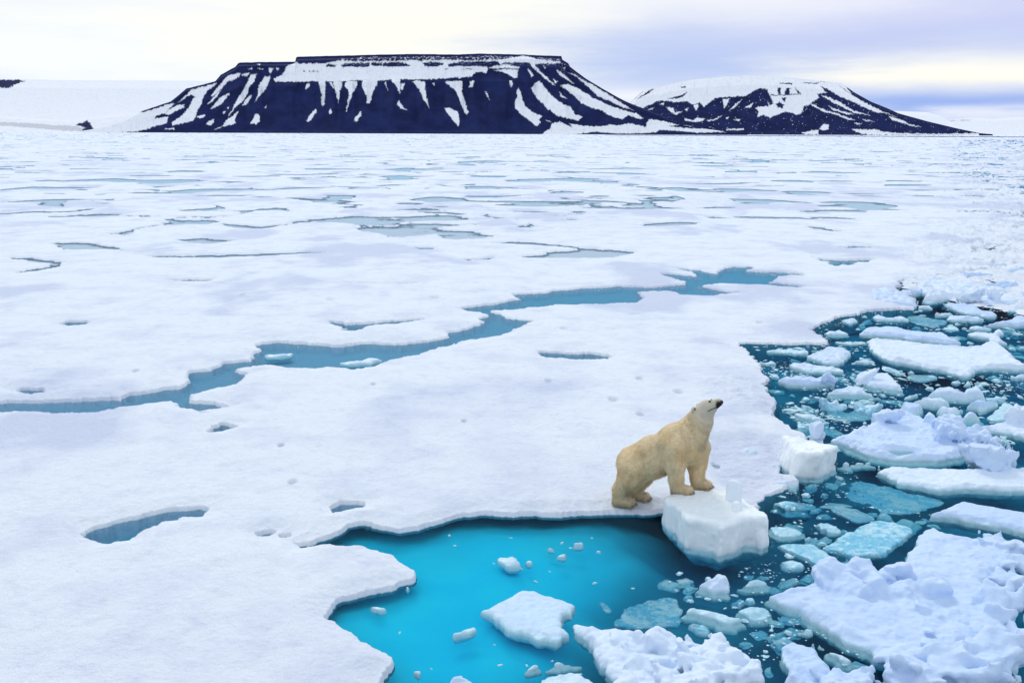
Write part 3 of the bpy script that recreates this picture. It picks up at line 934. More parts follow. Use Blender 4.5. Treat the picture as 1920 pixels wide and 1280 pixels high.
def build_hill(name, label, sky, dist, depth_k, snow, rock, default_snow, grey=(), ncol=1000, nrow=230, edge=0.9, bench=None, noise_h=1.0, relief=0.03, speck=0.0):
    S = np.asarray(sky, float)
    us = np.linspace(S[0, 0], S[-1, 0], ncol)
    vs = np.interp(us, S[:, 0], S[:, 1])
    vs = vs + (fbm2(us / 14, us * 0 + 2.5, 3, 7) * 0.9 * noise_h)
    base_v = 248.5 + 0.0042 * (us - 960)
    hpx = np.maximum(base_v - vs, 0.0) * math.cos(PITCH) ** 2 + CAMZ / dist * F          # skyline height in photograph pixels
    t = np.concatenate([np.linspace(0, 1, nrow), np.linspace(1.02, 2.2, 26)])
    T, U = np.meshgrid(t, us, indexing='ij')
    H = np.broadcast_to(hpx, T.shape) * dist / F                # metres, before the depth correction
    # front profile: talus, cliff, snow bench, cliffs, rim
    if bench:
        g = np.interp(T, [0, .08, .60, .63, .78, .80, .86, .88, .97, .985, 1.0, 1.3, 2.2], [0, .045, .60, .68, .80, .87, .895, .96, .975, 0.995, 1.0, 1.0, 0.9])
    else:
        g = np.interp(T, [0, .08, .5, .8, 1.0, 1.4, 2.2], [0, .05, .52, .86, 1.0, 0.97, 0.7])
    spur = fbm2(U / 34, T * 1.2, 3, 23) * 0.9 - np.abs(fbm2(U / 22, T * 0.9 + 4, 2, 29)) * 0.5
    back = H * depth_k * (np.minimum(T, 1.0) + 1.6 * np.maximum(T - 1, 0)) + H * relief * spur * np.sin(np.pi * np.clip(T, 0, 1))
    Y = dist + np.maximum(back, 0) + 30
    ang = (U - 960) / F * math.cos(PITCH)
    X = ang * Y
    Z = H * g * (Y / dist) ** np.clip(T, 0, 1)
    Z = Z - 4.0 * (T <= 0.0)
    x, y, z = X.ravel(), Y.ravel(), Z.ravel()
    u, v = to_px(x, y, z)
    tt = T.ravel()
    # outline of the snow fields is ragged, and drawn out down the slope
    un = u + 2.0 * fbm2(u / 4.2, v / 6.5, 4, 33, 0.65) + 1.3 * fbm2(u / 1.5, v / 3.0, 3, 37, 0.6)
    vn = v + 2.2 * fbm2(u / 3.4 + 8, v / 5, 4, 39, 0.65) + 1.1 * fbm2(u / 1.2, v / 2, 3, 43, 0.6)
    s = np.full(x.shape, 1.0 if default_snow else 0.0)
    d = np.full(x.shape, 50.0)
    for q in snow:
        d = np.minimum(d, sdf_poly_near(un, vn, q, 6.0))
    s = np.maximum(s, sst(edge, -edge, d))
    streak = fbm2(u / 1.5, v / 14, 3, 53)
    if not default_snow:
        s = s * (1 - 0.10 * sst(0.25, 0.6, streak))
    d = np.full(x.shape, 50.0)
    for q in rock:
        d = np.minimum(d, sdf_poly_near(un, vn, q, 6.0))
    s = s * (1 - sst(edge, -edge, d))
    if not default_snow:      # specks of snow and thin rills on the scree
        sp = fbm2(u / 2.2 + v / 6, v / 3.2, 4, 61, 0.65)
        s = np.maximum(s, 0.75 * sst(0.56, 0.66, sp + (speck if speck < 0 else speck * (0.3 + fbm2(u / 26, v / 14, 2, 63)))))
    if bench:          # snow caught on the ledges of the summit cliffs
        led = fbm2(u / 3.0, v / 0.9, 3, 57)
        top = sst(20, 6, v - np.interp(u, S[:, 0], S[:, 1])) * (u > 640) * (u < 1060)
        s = np.maximum(s, 0.85 * sst(0.30, 0.42, led) * top * (v - np.interp(u, S[:, 0], S[:, 1]) > 1.2))
    for q in grey:
        s = s - 0.30 * sst(edge, -edge, sdf_poly_near(un, vn, q, 6.0))
    s = np.where(tt > 1.001, np.where(default_snow or not bench, 1.0, 0.9), s)
    n = ncol
    ii = np.arange(len(t) - 1)[:, None] * n + np.arange(n - 1)[None, :]
    q = np.stack([ii, ii + 1, ii + n + 1, ii + n], -1).reshape(-1, 4)
    o = mesh_obj(name, np.stack([x, y, z], 1), q, M_MTN, attrs={'snow': s})
    return tag(o, label, kind='structure')


build_hill('mountain', 'long flat topped dark mountain with snow chutes below its summit cliffs', MESA_SKY, 4000, 1.5, MESA_SNOW, MESA_ROCK, False, ncol=1400, nrow=320, bench=True, noise_h=0.55, relief=0.22, speck=-2.0)
build_hill('mountain', 'rounded snow domed mountain with dark lower slopes behind the flat one', DOME_SKY, 5600, 1.7, DOME_SNOW, DOME_ROCK, False, ncol=1000, nrow=240, noise_h=0.12, relief=0.06, speck=0.1)
build_hill('hill', 'pale ice cap on the far left horizon with one dark rock', ICECAP_SKY, 8000, 3.0, [], ICECAP_ROCK, True, ncol=900, nrow=110, noise_h=0.3)
build_hill('hill', 'low snowy shore at the far left with a small dark rock', SHORE_SKY, 4300, 3.0, [], SHORE_ROCK, True, grey=SHORE_GREY, ncol=800, nrow=110, noise_h=0.3)
build_hill('hill', 'pale snow hill right of the domed mountain', RIGHT_SKY, 8500, 3.0, [], [], True, ncol=260, nrow=60, noise_h=0.2)
build_hill('hill', 'farthest low snow hill at the right horizon', FAR_SKY, 11000, 3.0, [], [], True, grey=FAR_ROCK, ncol=500, nrow=60, noise_h=0.3)

# ------------------------------------------------------------------ floes, blocks and loose ice
def B1(*p): return px(940, 1060, 5.3333, p)
def B2(*p): return px(1260, 1020, 4.9222, p)
def B3(*p): return px(1600, 1000, 4.5719, p)
def B4(*p): return px(1400, 620, 6.4, p)
def B5(*p): return px(1380, 780, 5.818, p)
def A6(*p): return px(1640, 480, 6.4, p)
def A7(*p): return px(1640, 660, 6.4, p)
def A8(*p): return px(1640, 840, 6.4, p)
def C2(*p): return px(1280, 500, 3, p)
def C3(*p): return px(1280, 860, 3, p)
def C4(*p): return px(540, 900, 2.4615, p)
def AB(*p): return px(1120, 720, 3.764, p)      # crop round the bear and its block


GB = 'rounded blue blocks of the ice pile'
FLOE_OUTLINES = []          # world outlines, to keep the loose chunks off the floes


def outline_to_world(q, h):
    """the upper part of a traced outline is the top rim (at height h), the lower part the waterline"""
    l, r = q[q[:, 0].argmin()], q[q[:, 0].argmax()]
    line = l[1] + (r[1] - l[1]) * (q[:, 0] - l[0]) / max(r[0] - l[0], 1e-6)
    w = np.clip((line - q[:, 1]) / 4.0 + 0.5, 0, 1)
    return P(q[:, 0], q[:, 1], np.maximum(h, 0) * w)


_seed = [0]


def ice_body(name, base, h, top=None, foot=0.02, depth=None, rough=0.05, lumps=(), rim=0.0, slope=0.12, bare=0.0, tilt=(0, 0), holes=(), cell=None, round_=0.05, edge=0.05, fine=0.012, chunky=0.0, taper=0.48, white=None):
    """one piece of floating ice as one closed mesh: traced plan, real thickness, a foot under water.
    lumps: (x, y, z, rx, ry, rz) blobs in metres that are frozen onto it"""
    _seed[0] += 1
    sd = _seed[0] * 3.71
    base = np.asarray(base, float)
    c = base.mean(0)
    dist = math.hypot(c[0], c[1])
    size = np.ptp(base, axis=0)
    if depth is None:
        depth = min(0.30, max(0.10, 0.9 * h + 0.06))
    cell = cell or max(0.0165, dist * 0.00085, math.sqrt(size[0] * size[1]) / 190)
    m = foot + edge + 3 * cell + 0.04
    x0, x1 = base[:, 0].min() - m, base[:, 0].max() + m
    y0, y1 = base[:, 1].min() - m, base[:, 1].max() + m
    zt = max([h + 0.5 * rough + rim] + [l[2] + l[5] * 1.1 for l in lumps]) + abs(tilt[0]) * size[0] / 2 + abs(tilt[1]) * size[1] / 2 + 4 * cell + 0.05
    for l in lumps:
        x0, x1 = min(x0, l[0] - l[3] * 1.2), max(x1, l[0] + l[3] * 1.2)
        y0, y1 = min(y0, l[1] - l[4] * 1.2), max(y1, l[1] + l[4] * 1.2)
    zb = -depth - 2 * cell
    gx, gy, gz = np.arange(x0, x1, cell), np.arange(y0, y1, cell), np.arange(zb, zt, cell)
    X, Y = np.meshgrid(gx, gy, indexing='ij')
    sx, sy = X.ravel(), Y.ravel()
    d2 = sdf_poly(sx, sy, smooth_poly(base, 1)).reshape(X.shape)
    d2 = d2 + edge * (fbm2(X * 3.3 + sd, Y * 3.3, 3, 3) + 0.5 * fbm2(X * 11, Y * 11 + sd, 2, 9))
    for hq in holes:
        d2 = np.maximum(d2, -sdf_poly(sx, sy, hq).reshape(X.shape))
    dt = None
    if top is not None:
        dt = sdf_poly(sx, sy, smooth_poly(np.asarray(top, float), 1)).reshape(X.shape) + 0.6 * edge * (fbm2(X * 3.3 + sd, Y * 3.3, 3, 13) + 0.5 * fbm2(X * 11, Y * 11 + sd, 2, 19))
    hm = h + rough * (0.75 * fbm2(X * 1.4 + sd, Y * 1.4, 3, 5) + 0.5 * fbm2(X * 4.7, Y * 4.7 + sd, 3, 6)) + fine * fbm2(X * 14 + sd, Y * 14, 2, 8)
    if chunky:
        w = np.abs(fbm2(X * 2.2 + sd, Y * 2.2, 3, 15, 0.55))
        hm = hm + chunky * (w - 0.15) + chunky * 0.5 * np.abs(fbm2(X * 6.5 + sd, Y * 6.5, 2, 16))
    hm = hm + tilt[0] * (X - c[0]) + tilt[1] * (Y - c[1]) + rim * np.exp(-((d2 + 0.16) / 0.13) ** 2) * (0.5 + 0.9 * fbm2(X * 3 + sd, Y * 3, 3, 25))
    if top is None:
        hm = hm * (1 - taper + taper * sst(0.0, min(0.18, 0.10 + 0.02 * size.min()), -d2)) if h > 0 else hm
    Z = gz[None, None, :]
    if dt is not None:
        t = np.clip(Z / max(h, 0.05), 0, 1)
        dd = d2[..., None] * (1 - t) + dt[..., None] * t
    else:
        dd = d2[..., None] + slope * np.maximum(Z, 0)
    # wave-cut notch at the waterline and a foot below it
    dd = dd + 0.012 * np.exp(-(Z / 0.03) ** 2) - foot * sst(-0.01, -0.14, Z) + (foot + 0.12) * np.clip((-Z - 0.05) / 0.15, 0, 2)
    nz3 = None
    n3 = (len(gx) // 2 + 2, len(gy) // 2 + 2, len(gz) // 2 + 2)
    kx, ky, kz = [np.arange(n) * 2 * cell for n in n3]
    A, Bm, Cm = np.meshgrid(kx + x0, ky + y0, kz + zb, indexing='ij')
    nz = fbm3(A * 5.5, Bm * 5.5, Cm * 3.2, 3, sd)
    nz = np.repeat(np.repeat(np.repeat(nz, 2, 0), 2, 1), 2, 2)[:len(gx) + 1, :len(gy) + 1, :len(gz) + 1]
    nz = 0.25 * (nz[:-1, :-1, :-1] + nz[1:, :-1, 1:] + nz[:-1, 1:, 1:] + nz[1:, 1:, :-1])[:len(gx), :len(gy), :len(gz)]
    dd = dd + nz * (0.035 + 0.35 * edge)
    dz = Z - hm[..., None]
    k = round_
    hh = np.clip(0.5 + 0.5 * (dd - dz) / k, 0, 1)
    D = dz * (1 - hh) + dd * hh + k * hh * (1 - hh)
    D = np.maximum(D, -(Z + depth))
    for (lx, ly, lz, rx, ry, rz) in lumps:
        al = (lx * 37.7 + ly * 91.3) % 6.28
        ca, sa = math.cos(al), math.sin(al)
        U_, W_ = (X - lx) * ca + (Y - ly) * sa, -(X - lx) * sa + (Y - ly) * ca
        tz = 0.5 * math.sin(al * 7)
        q = (np.abs(U_ / rx) ** 4 + np.abs(W_ / ry) ** 4)[..., None] + np.abs((Z - lz - tz * U_[..., None]) / rz) ** 4
        dl = (q ** 0.25 - 1) * min(rx, ry, rz) + nz * min(rx, ry, rz) * 1.0
        k2 = 0.22 * min(rx, ry, rz) + 0.01
        hh = np.clip(0.5 + 0.5 * (D - dl) / k2, 0, 1)
        D = D * (1 - hh) + dl * hh - k2 * hh * (1 - hh)
    D[0], D[-1] = 1, 1
    D[:, 0], D[:, -1] = 1, 1
    D[:, :, 0], D[:, :, -1] = 1, 1
    V, Q = surface_nets(D.astype(np.float32), (gx[0], gy[0], gz[0]), cell)
    o = mesh_obj(name, V, Q, M_FLOE, loc=(c[0], c[1], 0), attrs={'bare': np.full(len(V), bare), 'white': np.full(len(V), (0.55 * ((sd * 0.618) % 1.0) if white is None else white))})
    FLOE_OUTLINES.append((c, base))
    return o


def lump_line(pts, h, n, r, seed, spread=0.1, z=None):
    """lumps along a traced line"""
    rg = random.Random(seed)
    w = P(np.asarray(pts, float)[:, 0], np.asarray(pts, float)[:, 1], h)
    out = []
    for i in range(n):
        t = rg.random() * (len(w) - 1)
        k = int(t)
        p = w[k] + (w[min(k + 1, len(w) - 1)] - w[k]) * (t - k)
        a = rg.uniform(r[0], r[1])
        out.append((p[0] + rg.gauss(0, spread), p[1] + rg.gauss(0, spread), 0.75 * (h if z is None else z) + a * rg.uniform(-0.5, 0.05), a * rg.uniform(0.9, 1.7), a * rg.uniform(0.8, 1.4), a * rg.uniform(0.35, 0.75)))
    return out


def lump_at(u, v, z, rx, ry, rz):
    p = P(u, v, z)[0]
    return (p[0], p[1], z, rx, ry, rz)


def floe(label, q, h=0.15, name='ice_floe', cat='ice floe', group=None, **kw):
    q = np.asarray(q, float)
    if group != GB and name == 'ice_floe' and h > 0:
        h *= 0.62
        kw['rough'] = 0.6 * kw.get('rough', 0.05)
        kw['chunky'] = 0.5 * kw.get('chunky', 0.0)
    d = P(q[:, 0].mean(), q[:, 1].mean())[0]
    h = min(h, 0.5 * np.ptp(q[:, 1]) * math.hypot(*d) / F)      # keep a real footprint
    wq = outline_to_world(q, h)
    if np.ptp(wq, axis=0).max() < 1.5 and name == 'ice_floe' and h > 0.02:
        kw['edge'] = 0.07
        kw['rough'] = max(kw.get('rough', 0.05), 0.10)
        kw['round_'] = 0.03
    o = ice_body(name, wq, h, **kw)
    return tag(o, label, cat, group)


GF = 'ice floes in the open water'

# --- blocks
blk_top = AB((478, 792), (505, 765), (560, 752), (720, 752), (880, 752), (1040, 802), (1140, 872), (1195, 890), (1226, 950), (1130, 946), (1050, 952), (962, 986), (880, 1008), (838, 984), (720, 958), (622, 958), (592, 888), (532, 838))
BLOCK_Z = 0.56
wt = P(blk_top[:, 0], blk_top[:, 1], BLOCK_Z)
cb = wt.mean(0)
wb = cb + (wt - cb) * 1.0 + np.array([0.0, 0.05])
o = ice_body('ice_block', wb, BLOCK_Z + 0.02, top=wt, rough=0.055, edge=0.06, round_=0.10, foot=0.03, depth=0.34, cell=0.0175, white=1.0, tilt=(0.0, 0.0))
tag(o, 'thick white ice block that carries the forepaws of the polar bear', 'ice block', 'ice blocks')
b_top = B5((480, 200), (560, 203), (790, 225), (940, 268), (1130, 328), (1110, 352), (1010, 378), (940, 432), (800, 432), (680, 392), (610, 330), (545, 245))
b_base = B5((370, 375), (440, 490), (575, 655), (640, 672), (760, 690), (900, 695), (1000, 650), (1085, 595), (1120, 420), (1060, 330), (700, 330), (430, 320))
wt2 = P(b_top[:, 0], b_top[:, 1], 0.55)
wb2 = P(b_base[:, 0], b_base[:, 1], np.array([0.1, 0, 0, 0, 0, 0, 0, 0, 0.1, 0.45, 0.5, 0.3]))
o = ice_body('ice_block', wb2, 0.55, top=wt2, rough=0.09, edge=0.06, round_=0.10, foot=0.08, depth=0.5, cell=0.0185, white=1.0)
tag(o, 'thick white ice block with a ridged front at the tip of the dark water', 'ice block', 'ice blocks')

# --- small pieces standing on or beside the blocks
ca, cbb = P(*AB((888, 832))[0], BLOCK_Z)[0], P(*AB((1036, 838))[0], BLOCK_Z)[0]
o = ice_body('ice_chunk', [ca, cbb, cbb + [-0.0, 0.16], (ca + cbb) / 2 + [0.02, 0.27], ca + [0.03, 0.20]], BLOCK_Z + 0.34, depth=-BLOCK_Z + 0.05, foot=0, rough=0.03, edge=0.03, round_=0.07, cell=0.014, slope=0.04, taper=0.0, white=0.8)
tag(o, 'upright rounded ice chunk standing on the block in front of the bear', 'ice chunk')
o = ice_body('ice_chunk', P(*AB((915, 850), (960, 832), (1030, 838), (1045, 870), (1030, 888), (930, 890)).T, BLOCK_Z + 0.05), BLOCK_Z + 0.13, depth=-BLOCK_Z + 0.06, foot=0, taper=0.0, white=0.9, rough=0.02, edge=0.02, round_=0.05, cell=0.013)
tag(o, 'low flat ice chunk lying on the block before the upright chunk', 'ice chunk')
q = P(*B5((775, 235), (800, 215), (955, 215), (955, 270), (880, 275), (790, 245)).T, 0.3)
o = ice_body('ice_chunk', q, 0.5, depth=0.3, foot=0.03, rough=0.05, edge=0.03, cell=0.016, slope=0.1, lumps=[lump_at(*B5((860, 185))[0], 0.62, 0.09, 0.10, 0.17), lump_at(*B5((930, 215))[0], 0.55, 0.08, 0.1, 0.1)])
tag(o, 'jagged ice chunk poking up behind the ridged block', 'ice chunk')
GC = 'ice chunks at the slushy edge by the bear'
for lab, pts, hh in (
        ('long lumpy ice chunk lying on the slush left of the ridged block', ((60, 390), (80, 320), (220, 350), (350, 375), (310, 405), (200, 440)), 0.22),
        ('narrow ice chunk between the long chunk and the ridged block', ((290, 420), (300, 395), (350, 400), (425, 460), (400, 500), (340, 460)), 0.18),
        ('small ice chunk in the gap at the left foot of the ridged block', ((375, 520), (420, 505), (460, 540), (450, 585), (390, 580)), 0.15),
        ('large bulging ice chunk at the rim of the slush below the ridged block', ((310, 740), (345, 690), (440, 650), (520, 628), (545, 675), (600, 682), (660, 672), (692, 720), (680, 770), (570, 805), (430, 800), (340, 790)), 0.30),
        ('small ice chunk beside the far right corner of the bear block', ((185, 960), (215, 945), (275, 960), (270, 985), (210, 980)), 0.12)):
    floe(lab, B5(*pts), hh, 'ice_chunk', 'ice chunk', GC, rough=0.08, edge=0.05, round_=0.10, foot=0.03, cell=0.016)

# --- floes of the dark water between the pack edge and the wide floe
floe('long thin white floe just below the straight pack edge', B4((255, 240), (380, 207), (560, 208), (700, 212), (745, 240), (770, 275), (700, 292), (560, 280), (400, 268), (290, 262)), 0.13, group=GF, rough=0.06)
floe('broad pitted white floe right of the long thin floe', B4((700, 325), (790, 262), (870, 240), (960, 190), (1000, 200), (1140, 185), (1200, 225), (1260, 270), (1210, 320), (1180, 390), (1080, 412), (940, 405), (840, 370), (760, 345)), 0.18, group=GF, rough=0.14, chunky=0.12)
floe('narrow cigar shaped white floe below the broad pitted floe', B4((515, 420), (560, 390), (730, 380), (830, 395), (1000, 420), (1150, 450), (1195, 495), (1160, 515), (1000, 508), (700, 500), (580, 470), (530, 445)), 0.15, group=GF, rough=0.12, chunky=0.10)
floe('white floe with a crumbly upright lump at its right end', B4((375, 595), (480, 565), (590, 540), (760, 550), (900, 560), (1000, 545), (1080, 625), (1040, 660), (820, 680), (500, 675), (420, 645)), 0.20, group=GF, rough=0.12, chunky=0.12, rim=0.06,
     lumps=[lump_at(*B4((950, 550))[0], 0.28, 0.10, 0.12, 0.14), lump_at(*B4((1020, 580))[0], 0.22, 0.14, 0.14, 0.10)])
floe('smooth lens shaped white floe below the crumbly floe', B4((975, 760), (1000, 715), (1100, 675), (1200, 650), (1310, 648), (1420, 680), (1500, 735), (1600, 765), (1480, 795), (1380, 765), (1200, 785), (1050, 782)), 0.20, group=GF, foot=0.18)
floe('rounded white floe with a raised left corner near the wide floe', C2((970, 640), (1030, 610), (1080, 592), (1160, 585), (1190, 620), (1230, 665), (1250, 695), (1220, 710), (1050, 685), (990, 655)), 0.24, group=GF, foot=0.2,
     lumps=[lump_at(*C2((1040, 615))[0], 0.22, 0.30, 0.14, 0.08)])
floe('half sunken floe showing two white ends above the water', B4((880, 965), (930, 900), (1060, 880), (1150, 930), (1300, 940), (1400, 915), (1560, 940), (1590, 985), (1500, 1040), (1200, 1050), (960, 1000)), -0.06, group=GF, foot=0.1, bare=0.7,
     lumps=[lump_at(*B4((990, 910))[0], 0.03, 0.22, 0.14, 0.16), lump_at(*B4((1110, 940))[0], 0.0, 0.20, 0.12, 0.07), lump_at(*B4((1450, 965))[0], 0.0, 0.33, 0.2, 0.12), lump_at(*B4((1370, 935))[0], 0.03, 0.14, 0.1, 0.1)])
floe('lone small white floe low in the water nearest the pack edge', B4((560, 985), (640, 968), (720, 972), (880, 1010), (970, 1075), (880, 1085), (700, 1058), (600, 1025)), 0.13, group=GF, foot=0.25, rough=0.08)
floe('greyish small floe left of the cigar shaped floe', B4((130, 385), (220, 360), (300, 345), (410, 395), (300, 405), (180, 400)), 0.10, group=GF, rough=0.1, bare=0.15)
floe('tiny greyish floe touching the long thin floe on the right', B4((745, 230), (800, 205), (870, 220), (850, 245), (770, 248)), 0.07, group=GF, bare=0.2)
floe('small bumpy floe in the curve of the pack edge', C2((895, 302), (930, 290), (965, 288), (982, 302), (950, 330), (905, 316)), 0.13, group=GF, rough=0.1)
floe('small low floe below the curve of the pack edge', C2((800, 366), (880, 354), (935, 375), (928, 388), (820, 386)), 0.10, group=GF, rough=0.1, foot=0.2)
floe('flat slushy floe strip left of the wide white floe', C2((850, 424), (900, 414), (1030, 416), (1032, 432), (930, 438)), 0.06, group=GF, bare=0.12)
floe('ragged small floe off the left tip of the wide white floe', C2((960, 533), (1000, 520), (1030, 517), (1080, 535), (1040, 545)), 0.10, group=GF, rough=0.12)
floe('small greenish floe under the lens shaped floe', C2((985, 750), (1010, 740), (1045, 742), (1072, 765), (1030, 773)), 0.04, group=GF, foot=0.2, bare=0.3)
floe('submerged pale slab strip below the wide white floe', C2((1250, 602), (1330, 600), (1420, 608), (1442, 625), (1350, 638), (1280, 630)), 0.0, group=GF, bare=0.6)

# --- the wide floe and what lies round it
floe('widest white floe at the right frame edge', C2((1042, 420), (1060, 398), (1200, 405), (1400, 440), (1580, 442), (1650, 445), (1720, 402), (1790, 425), (1860, 490), (1920, 545), (1990, 575), (1850, 590), (1720, 582), (1640, 590), (1640, 612), (1580, 635), (1490, 600), (1350, 575), (1140, 535), (1060, 480)), 0.24, group=GF, rough=0.10, rim=0.05)
floe('snowy slab rafted along the back of the widest floe', C2((985, 378), (1035, 328), (1200, 335), (1290, 355), (1480, 365), (1500, 390), (1590, 436), (1400, 438), (1200, 405), (1060, 395)), 0.30, group=GF, rough=0.12)
floe('small white floe with two bumps above the rafted slab', A6((-10, 750), (0, 690), (60, 690), (160, 735), (280, 700), (350, 715), (440, 765), (300, 785), (100, 780)), 0.18, group=GF, rough=0.14)
floe('thin turquoise slab just under water beside the two bumped floe', A6((380, 715), (500, 710), (700, 740), (870, 765), (870, 812), (600, 832), (450, 785)), -0.03, group=GF, bare=1.0)
floe('stepped white floe above the turquoise slab', A6((815, 580), (870, 558), (1000, 570), (1190, 562), (1280, 620), (1300, 650), (1440, 655), (1475, 710), (1440, 750), (1340, 745), (1240, 720), (1080, 700), (940, 655), (860, 622)), 0.22, group=GF, rough=0.12)
floe('low white floe lying in front of the stepped floe', A6((870, 742), (900, 706), (1100, 700), (1260, 720), (1340, 765), (1200, 795), (1000, 790), (890, 776)), 0.18, group=GF)
floe('knobbly white floe with two humps near the right frame edge', A6((975, 553), (1060, 510), (1240, 500), (1400, 510), (1600, 490), (1792, 462), (1900, 470), (1900, 560), (1700, 570), (1640, 610), (1480, 582), (1420, 610), (1250, 572), (1100, 548)), 0.2, group=GF, rough=0.14,
     lumps=[lump_at(*A6((1155, 495))[0], 0.25, 0.36, 0.3, 0.22), lump_at(*A6((1440, 505))[0], 0.22, 0.28, 0.25, 0.18)])
floe('largest rubbly floe where the broken channel narrows', A6((505, 352), (560, 292), (800, 272), (1180, 312), (1380, 352), (1560, 382), (1620, 430), (1600, 460), (1260, 465), (1200, 445), (1040, 440), (860, 470), (740, 520), (600, 560), (480, 552), (580, 490), (640, 430), (560, 400)), 0.40, group=GF, rough=0.3, chunky=0.15)
floe('bluish lump of ice left of the largest rubbly floe', A6((300, 432), (380, 402), (560, 390), (640, 420), (560, 470), (430, 500), (380, 482)), 0.40, group=GF, rough=0.3, bare=0.1)
floe('rafted lumpy slab stuck on the pack edge by the narrowing channel', A6((-60, 420), (0, 382), (140, 382), (280, 440), (400, 500), (500, 572), (500, 642), (350, 632), (150, 612), (0, 602)), 0.34, group=GF, rough=0.28, chunky=0.15)
floe('tiny white floe between the rafted slab and the stepped floe', A6((510, 620), (600, 585), (680, 590), (705, 625), (640, 640)), 0.16, group=GF, rough=0.1)
floe('wedge of white ice at the right frame edge above the widest floe', A6((1290, 832), (1500, 800), (1600, 772), (1700, 705), (1800, 722), (1990, 720), (1990, 850), (1600, 860), (1400, 852)), 0.26, group=GF, rough=0.14)
floe('small irregular floe left of the white wedge', A6((1130, 862), (1220, 820), (1300, 850), (1420, 880), (1250, 900), (1150, 885)), 0.12, group=GF, rough=0.1)
floe('crooked narrow floe arching behind the widest floe', A6((1090, 930), (1180, 900), (1300, 912), (1420, 930), (1440, 870), (1500, 852), (1555, 890), (1500, 950), (1540, 1010), (1600, 1050), (1450, 1062), (1350, 1000), (1200, 950)), 0.2, group=GF, rough=0.14)
floe('small white floe cut by the frame below the widest floe', C2((1815, 622), (1920, 600), (2000, 600), (2000, 635), (1900, 636)), 0.13, group=GF)

# --- the pile of rounded blue blocks
GB = 'rounded blue blocks of the ice pile'
fl = C2((840, 985), (860, 945), (930, 930), (1020, 880), (1110, 845), (1210, 800), (1330, 830), (1460, 910), (1560, 910), (1640, 920), (1700, 960), (1690, 1000), (1650, 1035), (1560, 1080), (1480, 1100), (1200, 1105), (1000, 1060), (900, 1010))
hole = P(*C2((1135, 1030), (1200, 1022), (1260, 1024), (1340, 1042), (1290, 1050), (1200, 1052)).T, 0.1)
floe('pale blue floe under the block pile with a turquoise hole', fl, 0.2, group=GF, rough=0.12, holes=[hole], foot=0.25, rim=0.06, chunky=0.05,
     lumps=[lump_at(*A7((1120, 1010))[0], 0.2, 0.55, 0.4, 0.2), lump_at(*A7((900, 950))[0], 0.22, 0.4, 0.25, 0.12), lump_at(*A7((120, 770))[0], 0.25, 0.25, 0.2, 0.12)])
for lab, pts, hh, kw in (
        ('arched bluish block at the back of the pile', ((560, 525), (640, 432), (720, 402), (820, 382), (960, 387), (1000, 440), (1050, 442), (1060, 397), (1240, 402), (1300, 412), (1400, 540), (1420, 570), (1200, 592), (1080, 610), (940, 600), (760, 570)), 0.42, {}),
        ('low bluish block in the middle of the pile', ((410, 590), (470, 545), (560, 532), (800, 510), (930, 600), (740, 680), (600, 660), (480, 585)), 0.34, {}),
        ('squarish white block on the left shoulder of the pile', ((290, 622), (460, 578), (580, 642), (570, 760), (440, 800), (330, 762)), 0.52, {}),
        ('tall pointed block leaning at the front of the pile', ((530, 835), (600, 665), (690, 645), (730, 700), (800, 790), (815, 915), (720, 970), (560, 930)), 0.62, {'slope': 0.3}),
        ('smooth barrel shaped block right of the tall pointed block', ((745, 682), (800, 622), (980, 622), (1060, 602), (1090, 650), (1000, 760), (920, 800), (790, 760)), 0.40, {}),
        ('broad rounded block at the right end of the pile', ((1090, 640), (1160, 582), (1400, 562), (1480, 592), (1480, 660), (1280, 740), (1230, 720), (1150, 692)), 0.40, {}),
        ('two peaked block awash in front of the pile', ((1000, 800), (1040, 730), (1080, 692), (1150, 677), (1230, 712), (1300, 790), (1170, 830), (1060, 850)), 0.30, {'foot': 0.3})):
    floe(lab, A7(*pts), hh, 'ice_block', 'ice block', GB, rough=0.10, edge=0.04, round_=0.16, bare=0.12, cell=0.022, depth=0.4, **{**{'slope': 0.2}, **kw})
floe('small pointed block behind the pile', A7((1060, 385), (1100, 335), (1130, 330), (1172, 380), (1120, 392)), 0.25, 'ice_chunk', 'ice chunk', slope=0.5)
floe('small flat block beside the pointed one behind the pile', A7((925, 350), (960, 333), (1040, 350), (1000, 378), (940, 375)), 0.14, 'ice_chunk', 'ice chunk')
floe('rounded double chunk left of the block pile', A7((350, 530), (380, 495), (440, 490), (490, 480), (540, 510), (470, 545), (420, 560), (370, 560)), 0.2, 'ice_chunk', 'ice chunk', rough=0.12)
floe('slushy grey floe right of the block pile', A7((1330, 780), (1400, 720), (1490, 642), (1560, 585), (1800, 660), (1950, 710), (1900, 790), (1700, 805), (1430, 840)), 0.10, group=GF, rough=0.12, bare=0.22)
floe('white floe with a raised block at its right side', A7((1215, 908), (1340, 867), (1500, 872), (1690, 850), (1792, 810), (1950, 800), (1950, 1080), (1792, 1052), (1600, 1002), (1350, 962)), 0.18, group=GF, rough=0.12, chunky=0.08, lumps=[lump_at(*A7((1745, 815))[0], 0.22, 0.22, 0.2, 0.2)])
floe('thin white sliver floe near the boulder', A7((1300, 1008), (1440, 1030), (1590, 1032), (1620, 1075), (1480, 1095), (1380, 1085)), 0.08, group=GF)
floe('smooth egg shaped ice boulder resting by the long pale floe', A8((1095, 130), (1180, 78), (1280, 47), (1420, 42), (1560, 72), (1620, 180), (1580, 245), (1400, 275), (1250, 255), (1130, 205)), 0.40, 'ice_boulder', 'ice boulder', rough=0.05, edge=0.02, round_=0.3, slope=0.1, bare=0.05, lumps=[lump_at(*A8((1360, 150))[0], 0.2, 0.42, 0.36, 0.26)])
